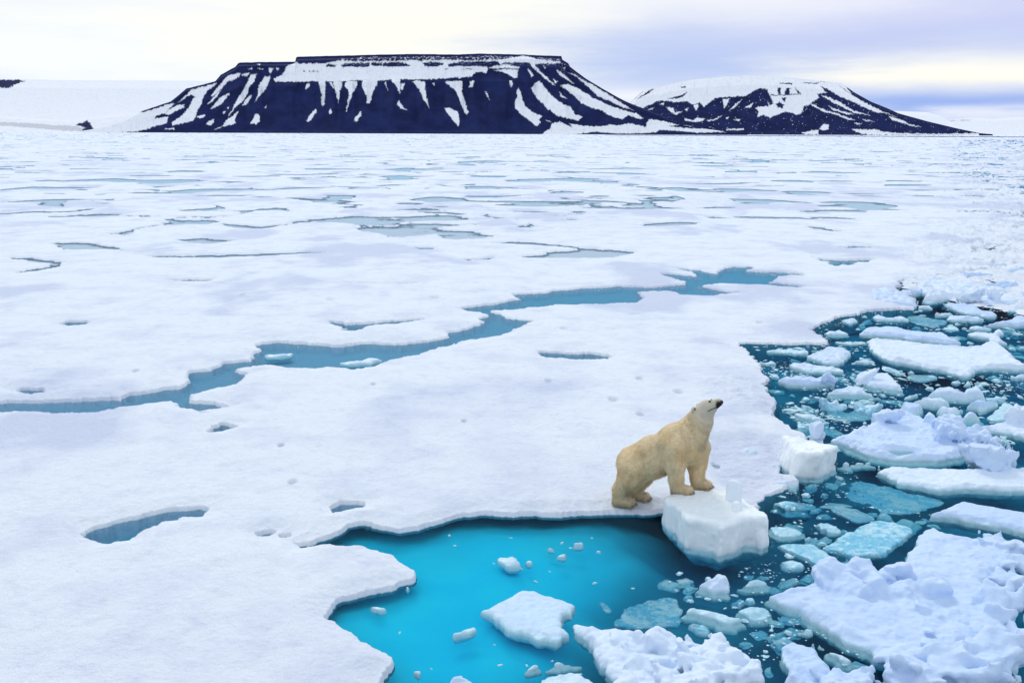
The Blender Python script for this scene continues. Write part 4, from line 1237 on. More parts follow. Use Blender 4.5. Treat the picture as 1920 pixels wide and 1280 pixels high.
floe('grey mottled ice boulder behind the smooth egg shaped one', A8((1475, 60), (1580, 8), (1680, 42), (1740, 130), (1680, 180), (1580, 150)), 0.30, 'ice_boulder', 'ice boulder', rough=0.08, edge=0.02, round_=0.2, bare=0.16)
floe('long pale floe running to the right frame edge under the boulder', A8((0, 275), (20, 252), (160, 222), (500, 217), (760, 217), (1040, 232), (1250, 227), (1792, 212), (2060, 217), (2060, 540), (1792, 540), (1500, 545), (1100, 512), (830, 540), (560, 490), (300, 460), (215, 405), (100, 342)), 0.17, group=GF, rough=0.08)
floe('white crescent of ice left of the boulder channel', C2((900, 1108), (960, 1085), (1060, 1080), (1082, 1105), (1000, 1115), (930, 1130)), 0.14, group=GF, rough=0.1, foot=0.2)
floe('small white lump at the left tip of the long pale floe', C2((1075, 1122), (1100, 1106), (1150, 1125), (1090, 1140)), 0.13, group=GF, rough=0.1)
floe('sunken bright turquoise slab left of the long pale floe', C3((905, 172), (930, 122), (990, 102), (1100, 117), (1300, 175), (1450, 202), (1500, 230), (1400, 262), (1300, 290), (1150, 290), (1020, 237), (930, 205)), -0.07, group=GF, bare=1.4, rough=0.02)
floe('white floe with a straight slanting left side near the frame edge', A8((650, 797), (800, 720), (1040, 602), (1100, 622), (1300, 660), (1560, 706), (1792, 740), (2060, 800), (2060, 1110), (1792, 1052), (1600, 992), (1300, 940), (1000, 885), (760, 850)), 0.20, group=GF, rough=0.07)
floe('frost patched glassy slab left of the biggest rubble floe', C3((785, 492), (870, 440), (960, 390), (1090, 330), (1190, 350), (1305, 395), (1290, 420), (1200, 490), (1120, 540), (960, 555), (880, 522)), 0.035, group=GF, bare=1.0, rough=0.05)
floe('narrow frosted slab below the glassy slab', C3((520, 482), (600, 474), (700, 470), (760, 482), (870, 570), (830, 612), (780, 610), (690, 562)), 0.02, group=GF, bare=0.75, rough=0.06)
floe('small awash floe against the right side of the bear block', C3((500, 375), (590, 375), (670, 390), (695, 420), (640, 445), (560, 440), (505, 425)), 0.06, group=GF, bare=0.45, foot=0.15, rough=0.1)
floe('crusted small floe above the glassy slab', C3((770, 358), (830, 352), (870, 380), (890, 412), (820, 420), (775, 395)), 0.05, group=GF, bare=0.5, rough=0.1)
floe('slush patched small slab below the bear block corner', C3((530, 572), (590, 560), (690, 590), (680, 617), (560, 612)), 0.03, group=GF, bare=0.6, rough=0.08)
floe('oval pale slab with white crumbs left of the turquoise slab', C3((820, 262), (880, 255), (960, 262), (1040, 300), (1090, 330), (1000, 350), (900, 310)), -0.03, group=GF, bare=0.9, rough=0.06)

# --- the biggest floe, bottom right
big = C3((470, 748), (482, 735), (540, 717), (640, 692), (680, 677), (760, 665), (842, 662), (848, 610), (920, 600), (965, 612), (1020, 598), (1050, 615), (1110, 605), (1228, 588), (1238, 565), (1262, 500), (1290, 470), (1330, 390), (1380, 368), (1440, 380), (1500, 410), (1600, 430), (1690, 440), (1800, 450),
         (1870, 470), (1930, 492), (1960, 512), (1930, 560), (1890, 595), (1870, 610), (1840, 650), (1770, 690), (1740, 745), (1712, 752), (1760, 775), (1790, 800), (1780, 840), (1840, 880), (1870, 930), (1895, 970), (1850, 1000), (1880, 1050), (1900, 1112), (1850, 1127), (1700, 1132), (1500, 1182),
         (1290, 1230), (1240, 1190), (1200, 1160), (1100, 1140), (1000, 1090), (860, 1030), (780, 960), (700, 920), (660, 880), (520, 820), (475, 800))
L = lump_line(C3((1850, 1090), (1700, 1100), (1500, 1140), (1310, 1190)), 0.22, 26, (0.09, 0.2), 5, 0.10)
L += lump_line(C3((1740, 740), (1790, 830), (1850, 930), (1870, 1000), (1880, 1080)), 0.22, 24, (0.07, 0.17), 6, 0.12)
L += lump_line(C3((1900, 560), (1830, 640), (1760, 690)), 0.2, 12, (0.07, 0.15), 7, 0.08)
L += lump_line(C3((860, 625), (960, 625), (1100, 625), (1220, 605)), 0.32, 14, (0.12, 0.2), 8, 0.05)
L += lump_line(C3((900, 690), (1050, 690), (1200, 720), (1350, 690), (1480, 700)), 0.28, 16, (0.12, 0.24), 9, 0.08, z=0.25)
L += lump_line(C3((1690, 440), (1800, 455), (1850, 450)), 0.26, 8, (0.08, 0.17), 10, 0.05)
L += lump_line(C3((1400, 820), (1600, 850), (1750, 950), (1500, 1000)), 0.24, 16, (0.05, 0.11), 12, 0.35)
L += lump_line(C3((1130, 1100), (1220, 1130), (1300, 1080), (1450, 1060)), 0.24, 14, (0.05, 0.12), 13, 0.10)
floe('biggest white floe with rubble heaped along its edges', big, 0.26, group=GF, rough=0.14, chunky=0.06, lumps=L, edge=0.06, foot=0.12)

# --- pieces round the dark gap and along the bottom of the frame
GS = 'small floes below the bear block'
floe('chunky wedge floe below the front of the bear block', B2((190, 375), (280, 305), (410, 248), (470, 280), (525, 312), (535, 420), (480, 460), (330, 445), (210, 410)), 0.27, group=GS, rough=0.06, slope=0.2, foot=0.14)
floe('crusted half sunk floe right of the chunky wedge', B2((580, 382), (690, 325), (760, 295), (850, 312), (905, 352), (860, 400), (760, 420), (650, 410)), 0.10, group=GS, rough=0.16, bare=0.3, foot=0.2)
floe('curved white crescent floe below the chunky wedge', B2((100, 615), (230, 582), (300, 592), (450, 622), (560, 660), (690, 700), (600, 730), (450, 732), (330, 690), (240, 642)), 0.10, group=GS, rough=0.08, foot=0.25, bare=0.1)
floe('square frosted floe right of the crescent', B2((570, 602), (640, 560), (720, 537), (860, 552), (880, 640), (820, 700), (700, 682)), 0.09, group=GS, rough=0.12, bare=0.35, foot=0.15)
floe('knobby dark blue fragment above the square frosted floe', B2((600, 545), (640, 500), (700, 480), (740, 465), (765, 490), (700, 520), (650, 550)), 0.06, group=GS, rough=0.12, bare=0.8)
floe('sunken oval fragment left of the heaped rubble floe', B2((145, 745), (200, 725), (300, 745), (330, 790), (300, 820), (200, 790)), -0.01, group=GS, bare=0.9, rough=0.08)
floe('dim turquoise slab with a straight top edge left of the dark gap', B1((1130, 542), (1200, 392), (1350, 342), (1500, 290), (1720, 292), (1810, 362), (1820, 570), (1560, 585), (1380, 600), (1220, 580)), -0.035, group=GS, bare=1.6, rough=0.02)
floe('faint sunken disc left of the dim turquoise slab', B1((960, 360), (1000, 322), (1080, 330), (1140, 380), (1120, 430), (1040, 425)), -0.06, group=GS, bare=1.4, rough=0.03)
hp = np.array([(1076, 1168), (1097, 1164), (1121, 1170), (1162, 1172), (1190, 1176), (1222, 1186), (1239, 1184), (1256, 1194), (1272, 1190), (1290, 1194), (1305, 1200), (1330, 1199), (1348, 1205), (1372, 1217), (1385, 1233), (1400, 1245), (1406, 1262), (1395, 1282), (1370, 1300), (1300, 1330), (1200, 1320), (1150, 1280), (1113, 1247), (1107, 1225), (1095, 1206), (1080, 1190)], float)
L = lump_line([(1230, 1192), (1290, 1200), (1350, 1212), (1390, 1250)], 0.28, 22, (0.07, 0.16), 21, 0.09)
L += lump_line([(1270, 1225), (1320, 1240), (1360, 1255), (1330, 1275), (1280, 1270)], 0.26, 36, (0.08, 0.17), 22, 0.15)
L += lump_line([(1170, 1200), (1240, 1230), (1300, 1290)], 0.22, 18, (0.05, 0.13), 23, 0.22)
floe('white floe heaped with rubble blocks on its right half', hp, 0.24, group=GF, rough=0.10, chunky=0.08, lumps=L)
floe('long white floe cut by the frame bottom left of the biggest floe', B2((990, 992), (1010, 902), (1060, 852), (1110, 852), (1220, 902), (1310, 972), (1400, 1032), (1470, 1082), (1520, 1160), (1440, 1182), (1500, 1200), (1640, 1212), (1772, 1172), (1800, 1290), (1500, 1420), (1050, 1370), (1060, 1180), (1020, 1090)), 0.24, group=GF, rough=0.12, chunky=0.06,
     lumps=lump_line(B2((1440, 1190), (1550, 1230), (1700, 1220)), 0.22, 14, (0.06, 0.14), 31, 0.08))
floe('flat crumb floe above the tip of the long cut floe', B2((1160, 792), (1220, 762), (1290, 790), (1250, 820), (1180, 815)), 0.10, group=GS, rough=0.1)
floe('round knob of ice beside the long cut floe', B2((1245, 882), (1290, 852), (1345, 902), (1320, 950), (1250, 930)), 0.16, group=GS, rough=0.1, slope=0.4)
floe('bluish knob of ice right of the round knob', B2((1350, 912), (1420, 882), (1450, 930), (1400, 970)), 0.12, group=GS, rough=0.14, bare=0.25)
floe('lumpy white fragment between the long cut floe and the biggest floe', B2((1430, 992), (1520, 952), (1620, 1022), (1750, 1070), (1600, 1100), (1500, 1062)), 0.14, group=GS, rough=0.16, foot=0.2)
floe('thin slush strip in the water right of the heaped rubble floe', B2((695, 1075), (760, 1068), (870, 1070), (860, 1100), (760, 1100)), 0.01, group=GS, bare=0.5)
floe('small bluish fragment touching the heaped rubble floe', B2((480, 880), (500, 858), (560, 890), (640, 920), (650, 945), (580, 940)), 0.08, group=GS, rough=0.12, bare=0.3)

# --- the pool
GP = 'floes drifting in the turquoise pool'
floe('broad flat floe with pointed corners in the turquoise pool', C4((890, 597), (950, 557), (1045, 512), (1080, 494), (1140, 490), (1190, 520), (1290, 557), (1325, 575), (1310, 620), (1290, 660), (1270, 690), (1290, 720), (1265, 740), (1260, 772), (1230, 768), (1100, 725), (1000, 695), (940, 650), (900, 620)), 0.11, group=GP, rough=0.04, edge=0.06)
floe('thin curved sliver floe at the lower rim of the pool', B1((205, 1042), (270, 965), (350, 948), (440, 982), (560, 940), (690, 933), (820, 965), (700, 992), (540, 1002), (400, 1022)), 0.09, group=GP, rough=0.06, foot=0.15)
floe('bluish tilted floe at the bottom frame edge under the sliver', B1((345, 1082), (460, 1052), (700, 1018), (790, 1002), (860, 1070), (960, 1180), (1000, 1320), (400, 1320), (360, 1180)), 0.22, group=GP, rough=0.1, bare=0.1, tilt=(0.08, 0))
floe('small peaked floe cut by the bottom frame edge in the pool', C4((735, 922), (770, 897), (800, 870), (830, 902), (850, 935), (830, 965), (740, 965)), 0.16, group=GP, rough=0.08)
floe('ragged little floe in the middle of the pool', C4((960, 362), (985, 338), (1050, 337), (1065, 370), (1095, 390), (1080, 405), (1010, 400)), 0.10, group=GP, rough=0.08, edge=0.06)
floe('oblong white ice log floating in the pool', C4((757, 706), (765, 686), (850, 659), (863, 670), (858, 695), (770, 722)), 0.15, group=GP, rough=0.05, slope=0.5)
floe('little bumpy floe near the reflection of the bear', C4((1310, 297), (1350, 280), (1375, 295), (1345, 308)), 0.09, group=GP, rough=0.08)
floe('slender crumb floe left of the little bumpy floe', C4((1187, 310), (1215, 303), (1250, 322), (1215, 322)), 0.03, group=GP)
floe('translucent crumb floe below the slender one', C4((1230, 352), (1255, 335), (1285, 335), (1280, 354)), 0.03, group=GP, bare=0.2)
floe('tiny round crumb right of the ragged little floe', C4((1100, 376), (1112, 368), (1128, 373), (1120, 384)), 0.04, group=GP)
floe('small stick of ice near the left bank of the pool', C4((395, 582), (415, 577), (442, 590), (430, 600)), 0.05, group=GP)
floe('lone tiny lump near the bottom of the pool', C4((585, 884), (600, 874), (620, 884), (605, 897)), 0.07, group=GP)
floe('tiny pyramid of ice above the peaked floe in the pool', C4((718, 834), (735, 815), (757, 832), (740, 848)), 0.08, group=GP, slope=0.5)
floe('crumb of ice under the tip of the left bank', C4((540, 488), (550, 478), (563, 490), (552, 500)), 0.05, group=GP)

# --- the lead
floe('slim floe afloat in the middle of the grey lead', [(493, 667), (515, 663), (551, 662), (550, 666), (530, 671), (500, 672)], 0.10, group='floes in the lead', rough=0.03)
floe('longer floe hugging the near bank of the grey lead', [(632, 680), (660, 675), (690, 671), (712, 670), (720, 676), (695, 684), (670, 685), (640, 684)], 0.12, group='floes in the lead', rough=0.05)

# --- broken floes where the channel narrows into the rubble field
GN = 'floes at the mouth of the rubble field'
rgn = random.Random(77)
names = ['tilted', 'wedge shaped', 'flat', 'lumpy', 'long', 'blunt', 'ragged', 'thin', 'rounded', 'notched', 'broad', 'knobbed']
for i, (u, v, w_, h_) in enumerate(((1740, 522, 70, 14), (1830, 516, 80, 13), (1905, 508, 60, 12), (1790, 536, 60, 12), (1880, 536, 66, 15), (1935, 556, 60, 16), (1760, 505, 60, 9), (1860, 497, 70, 9), (1680, 560, 40, 9), (1745, 566, 34, 8), (1905, 580, 50, 11), (1770, 590, 36, 8))):
    n_ = 9
    q_ = [(u + 0.5 * w_ * math.cos(6.283 * k_ / n_) * rgn.uniform(0.75, 1.1), v + 0.5 * h_ * math.sin(6.283 * k_ / n_) * rgn.uniform(0.75, 1.1)) for k_ in range(n_)]
    floe('%s rubbly floe at the mouth of the rubble field' % names[i], q_, 0.35, group=GN, rough=0.3, chunky=0.15)

# --- cut by the right frame edge
floe('white floe at the right frame edge beside the biggest floe', C3((1845, 688), (1920, 686), (2010, 700), (2010, 860), (1920, 822), (1870, 772)), 0.26, group=GF, rough=0.1)
floe('small white lump at the right frame edge near the biggest floe corner', C3((1895, 1018), (1930, 1010), (1975, 1060), (1920, 1080)), 0.2, group=GF, rough=0.1)
floe('grainy small lump at the bottom frame edge under the biggest floe', B3((1110, 1195), (1180, 1178), (1235, 1212), (1220, 1260), (1140, 1270)), 0.10, group=GS, rough=0.14, bare=0.2)
floe('low slush lump left of the grainy one at the frame bottom', B3((980, 1232), (1030, 1222), (1080, 1250), (1030, 1285)), 0.05, group=GS, bare=0.2)


# ------------------------------------------------------------------ loose brash ice
def chunk_proto(seed, flat):
    rg = random.Random(seed)
    n = 7
    a = sorted(rg.uniform(0, 2 * math.pi) for _ in range(n))
    a = [2 * math.pi * i / n + 0.35 * rg.uniform(-1, 1) for i in range(n)]
    poly = np.array([[math.cos(t) * rg.uniform(0.6, 1.0), math.sin(t) * rg.uniform(0.6, 1.0)] for t in a])
    g = np.linspace(-1.35, 1.35, 30)
    X, Y, Z = np.meshgrid(g, g, g, indexing='ij')
    d2 = sdf_poly(X[:, :, 0].ravel(), Y[:, :, 0].ravel(), poly).reshape(30, 30)[..., None]
    nz = fbm3(X * 1.6, Y * 1.6, Z * 1.6, 3, seed * 2.3)
    d = d2 + 0.3 * np.maximum(Z, 0) - 0.15 * sst(0, -0.4, Z) + 0.35 * nz
    top = Z - (flat + 0.25 * fbm2(X * 1.3 + seed, Y * 1.3, 3, seed) + 0.2 * rg.uniform(-1, 1) * X)
    k = 0.25
    h = np.clip(0.5 + 0.5 * (d - top) / k, 0, 1)
    D = top * (1 - h) + d * h + k * h * (1 - h)
    D = np.maximum(D, -(Z + 0.6))
    for ax in range(3):
        s = [slice(None)] * 3
        for e in (0, -1):
            s[ax] = e
            D[tuple(s)] = 1
    return surface_nets(D, (g[0],) * 3, g[1] - g[0])


PROTO = [chunk_proto(101 + i, (0.18, 0.3, 0.45, 0.6)[i % 4]) for i in range(8)]
OW_W = ground(OPEN_WATER)
CH_W = ground(CHANNEL)


def off_floes(x, y, gap):
    for c, b in FLOE_OUTLINES:
        if abs(x - c[0]) > 6 or abs(y - c[1]) > 6:
            continue
        if sdf_poly(np.array([x]), np.array([y]), b)[0] < gap:
            return False
    return True


def scatter(n, region_px, size, seed, label, group, z0=0.0, in_water=True, gap=0.0, bare=(0.0, 0.3), name='ice_chunk'):
    rg = random.Random(seed)
    R = np.asarray(region_px, float)
    done = 0
    protos = []
    for i, (V, Q) in enumerate(PROTO):
        o = None
        protos.append(o)
    tries = 0
    while done < n and tries < n * 60:
        tries += 1
        u = rg.uniform(R[:, 0].min(), R[:, 0].max())
        v = rg.uniform(R[:, 1].min(), R[:, 1].max())
        if sdf_poly(np.array([u]), np.array([v]), R)[0] > 0:
            continue
        p = P(u, v)[0]
        s = size[0] * (size[1] / size[0]) ** (rg.random() ** 1.8)
        if in_water and sdf_poly(p[:1], p[1:], OW_W)[0] > -s:
            continue
        if not off_floes(p[0], p[1], gap + s * 0.7):
            continue
        k = rg.randrange(8)
        if protos[k] is None:
            V, Q = PROTO[k]
            o = mesh_obj(name, V, Q, M_FLOE, attrs={'bare': np.full(len(V), rg.uniform(*bare))})
            protos[k] = o
        else:
            o = protos[k].copy()
            COL.objects.link(o)
        o.location = (p[0], p[1], z0 + s * rg.uniform(-0.12, 0.05))
        o.rotation_euler = (rg.uniform(-0.2, 0.2), rg.uniform(-0.2, 0.2), rg.uniform(0, 6.28))
        o.scale = (s * rg.uniform(0.8, 1.6), s * rg.uniform(0.6, 1.1), s * rg.uniform(0.25, 0.65))
        tag(o, label, 'ice chunk', group)
        done += 1


scatter(60, [(1400, 650), (1620, 640), (1700, 760), (1560, 850), (1480, 800)], (0.05, 0.17), 1, 'small loose ice chunk adrift in the dark water beside the pack edge', 'chunks in the dark water')
scatter(50, [(1540, 600), (1920, 530), (1920, 700), (1800, 690), (1640, 640)], (0.07, 0.30), 2, 'small loose ice chunk adrift above the widest floe', 'chunks above the widest floe')
scatter(45, [(1640, 690), (1930, 690), (1930, 900), (1840, 860), (1760, 760)], (0.06, 0.22), 3, 'small loose ice chunk adrift round the block pile', 'chunks round the block pile')
scatter(34, [(1440, 930), (1560, 880), (1780, 960), (1700, 1010), (1560, 1080), (1450, 1050)], (0.03, 0.10), 4, 'small loose ice chunk adrift right of the bear block', 'chunks right of the bear block')
scatter(28, [(1240, 1070), (1450, 1060), (1640, 1200), (1600, 1280), (1420, 1280), (1400, 1180), (1290, 1140)], (0.025, 0.075), 5, 'small loose ice chunk adrift left of the biggest floe', 'chunks left of the biggest floe')
scatter(18, [(640, 1000), (1230, 980), (1230, 1090), (1000, 1270), (760, 1270), (660, 1150)], (0.02, 0.05), 6, 'ice crumb adrift in the turquoise pool', 'crumbs in the pool')
scatter(14, [(1860, 1000), (1930, 1000), (1930, 1280), (1880, 1280)], (0.04, 0.12), 7, 'small loose ice chunk adrift at the right frame edge', 'chunks at the right frame edge')


scatter(26, [(1400, 650), (1700, 690), (1700, 790), (1560, 850), (1460, 800)], (0.12, 0.34), 21, 'half sunken translucent ice scrap in the dark water beside the pack edge', 'sunken scraps in the dark water', z0=-0.10, bare=(0.5, 1.0))
scatter(24, [(1540, 600), (1920, 530), (1920, 720), (1640, 640)], (0.16, 0.50), 22, 'half sunken translucent ice scrap above the widest floe', 'sunken scraps above the widest floe', z0=-0.13, bare=(0.5, 1.0))
scatter(26, [(1440, 930), (1560, 880), (1780, 960), (1700, 1010), (1560, 1090), (1450, 1060)], (0.10, 0.30), 24, 'half sunken translucent ice scrap right of the bear block', 'sunken scraps right of the bear block', z0=-0.09, bare=(0.6, 1.2))
scatter(22, [(1240, 1080), (1450, 1060), (1640, 1200), (1600, 1280), (1420, 1280), (1290, 1140)], (0.08, 0.24), 25, 'half sunken translucent ice scrap left of the biggest floe', 'sunken scraps left of the biggest floe', z0=-0.07, bare=(0.6, 1.2))


def stuff_cloud(name, n, region_px, size, seed, z0, flat, in_water=True, gap=-0.01, ray=True):
    """countless crumbs as one mesh"""
    rg = np.random.RandomState(seed)
    R = np.asarray(region_px, float)
    t = np.array([[1, 0, 0], [0.35, 0.9, 0], [-0.7, 0.6, 0], [-0.9, -0.5, 0], [0.2, -1, 0], [0.25, 0.05, 0.8], [-0.35, -0.1, 0.65]])
    tf = [(0, 1, 5), (1, 2, 5), (2, 6, 5), (2, 3, 6), (3, 4, 6), (4, 5, 6), (4, 0, 5)]
    us = rg.uniform(R[:, 0].min(), R[:, 0].max(), n * 3)
    vs = rg.uniform(R[:, 1].min(), R[:, 1].max(), n * 3)
    m = sdf_poly(us, vs, R) < 0
    p = P(us[m], vs[m])
    if in_water:
        p = p[sdf_poly(p[:, 0], p[:, 1], OW_W) < -0.05]
        dens = fbm2(p[:, 0] * 0.7, p[:, 1] * 0.9, 3, seed)
        p = p[rg.rand(len(p)) < np.clip(0.15 + 1.7 * dens, 0.02, 1)]
    ok = np.ones(len(p), bool)
    for c, b in FLOE_OUTLINES:
        ok &= sdf_poly_near(p[:, 0], p[:, 1], b, 1.0) > gap
    p = p[ok][:n]
    k = len(p)
    s = size[0] * (size[1] / size[0]) ** (rg.rand(k) ** 2.2)
    a = rg.uniform(0, 6.28, k)
    co = np.repeat(t[None], k, 0) * (1 + 0.35 * rg.uniform(-1, 1, (k, len(t), 3)))
    x = co[..., 0] * np.cos(a)[:, None] * 1.3 - co[..., 1] * np.sin(a)[:, None]
    y = co[..., 0] * np.sin(a)[:, None] * 1.3 + co[..., 1] * np.cos(a)[:, None]
    V = np.stack([x * s[:, None] + p[:, :1], y * s[:, None] + p[:, 1:], (co[..., 2] * flat + 0.0) * s[:, None] + z0 - 0.1 * s[:, None]], -1).reshape(-1, 3)
    Fc = (np.array(tf)[None] + (np.arange(k) * len(t))[:, None, None]).reshape(-1, 3)
    bare = np.repeat(rg.rand(k) ** 2 * 0.10, len(t))
    o = mesh_obj(name, V, Fc, M_FLOE, smooth=True, attrs={'bare': bare})
    return o


o = stuff_cloud('brash_ice', 5200, [(1390, 640), (1540, 600), (1720, 525), (1930, 500), (1930, 860), (1700, 780), (1560, 860), (1440, 740)], (0.012, 0.06), 3, 0.003, 0.4)
tag(o, 'countless tiny crumbs of brash ice floating between the upper right floes', 'brash ice', kind='stuff')
o = stuff_cloud('brash_ice', 900, [(1420, 900), (1580, 880), (1760, 960), (1600, 1060), (1640, 1240), (1400, 1240), (1260, 1110), (1440, 1050)], (0.008, 0.030), 13, 0.002, 0.4)
tag(o, 'sparse tiny crumbs of brash ice in the water below the bear block', 'brash ice', kind='stuff')
_mf, M_FLOE = M_FLOE, M_SHEET
o = stuff_cloud('rubble_ice', 6000, [(1700, 540), (1660, 480), (1705, 430), (1765, 392), (1745, 350), (1755, 310), (1775, 285), (1812, 268), (1990, 268), (1990, 600), (1800, 570)], (0.10, 0.50), 5, 0.05, 0.5, in_water=False)
tag(o, 'rubble of the broken channel running to the horizon on the right', 'ice rubble', kind='stuff')
M_FLOE = _mf

# ------------------------------------------------------------------ the polar bear
def make_fur_mat(name, fine):
    m, k, out = new_mat(name)
    tc = k.node('ShaderNodeTexCoord').outputs['Object']
    head = k.node('ShaderNodeAttribute', attribute_name='head').outputs['Fac']
    dark = k.node('ShaderNodeAttribute', attribute_name='dark').outputs['Fac']
    brown = k.node('ShaderNodeAttribute', attribute_name='brown').outputs['Fac']
    rnd = k.node('ShaderNodeAttribute', attribute_name='rnd').outputs['Fac']
    n1 = k.noise(tc, 3.2, 5.0, 0.6)
    n2 = k.noise(tc, 22.0, 4.0, 0.65)
    base = k.mix(k.rng(n1, 0.35, 0.7), C(*FUR_A), C(*FUR_B))
    base = k.mix(k.rng(n2, 0.4, 0.75, 0.0, 0.35), base, C(*FUR_C))
    base = k.mix(k.rng(k.noise(tc, 2.1, 4.0, 0.6), 0.52, 0.72, 0.0, 0.55), base, C(0.55, 0.52, 0.42))
    base = k.mix(head, base, C(0.43, 0.44, 0.42))
    base = k.mix(brown, base, C(0.33, 0.25, 0.14))
    if fine:
        base = k.mix(rnd, base, k.mix(1.0, base, C(0.82, 0.79, 0.74), 'MULTIPLY'))
    base = k.mix(dark, base, C(0.018, 0.017, 0.02))
    nrm = None
    if not fine:
        nrm = bump(k, k.noise(tc, 60.0, 4.0, 0.7), 0.012, 0.7)
    b = principled(k, out, base, 0.85, 0.1, nrm)
    b.inputs['Sheen Weight'].default_value = 0.15
    return m


FUR_A = (0.97, 0.81, 0.53)
FUR_B = (0.86, 0.655, 0.37)
FUR_C = (0.62, 0.44, 0.22)


def simple_mat(name, col, rough, spec=0.5):
    m, k, out = new_mat(name)
    g = k.node('ShaderNodeTexCoord').outputs['Object']
    c = k.mix(k.rng(k.noise(g, 40.0, 3.0), 0.3, 0.7), C(*col), C(*[x * 1.6 for x in col]))
    principled(k, out, c, rough, spec)
    return m


M_FUR = make_fur_mat('bear_fur', False)
M_FURB = make_fur_mat('bear_guard_hair', True)
M_NOSE = simple_mat('bear_nose', (0.010, 0.010, 0.012), 0.35)
M_EYE = simple_mat('bear_eye', (0.008, 0.006, 0.005), 0.1, 0.6)
M_CLAW = simple_mat('bear_claw', (0.035, 0.028, 0.022), 0.4)

TH = math.radians(28)
HD = np.array([math.cos(TH), -math.sin(TH), 0])
LT = np.array([math.sin(TH), math.cos(TH), 0])
O2 = P(*BEAR_SPOT, ICE_Z)[0]
BO = np.array([O2[0], O2[1], ICE_Z])


def S(cx, cy, yo=0.0):
    """place a point of the photograph's bear crop on a lengthwise plane of the bear (forward, left, up)"""
    u, v = 1120 + cx / 3.764, 720 + cy / 3.764
    d = _f + _r * (u - 960) / F - _u * (v - 640) / F
    c = np.array([0, 0, CAMZ])
    t = ((BO - c) @ LT + yo) / (d @ LT)
    p = c + d * t - BO
    return np.array([p @ HD, yo, p[2]])


def rcone(X, a, b, ra, rb, sq=1.0):
    a, b = np.asarray(a, float), np.asarray(b, float)
    e = b - a
    w = [X[i] - a[i] for i in range(3)]
    t = np.clip((w[0] * e[0] + w[1] * e[1] + w[2] * e[2]) / (e @ e + 1e-9), 0, 1)
    d = [w[i] - e[i] * t for i in range(3)]
    return np.sqrt(d[0] ** 2 + (d[1] * sq) ** 2 + d[2] ** 2) - (ra + (rb - ra) * t)


def smin(a, b, k):
    h = np.clip(0.5 + 0.5 * (a - b) / k, 0, 1)
    return a * (1 - h) + b * h - k * h * (1 - h)


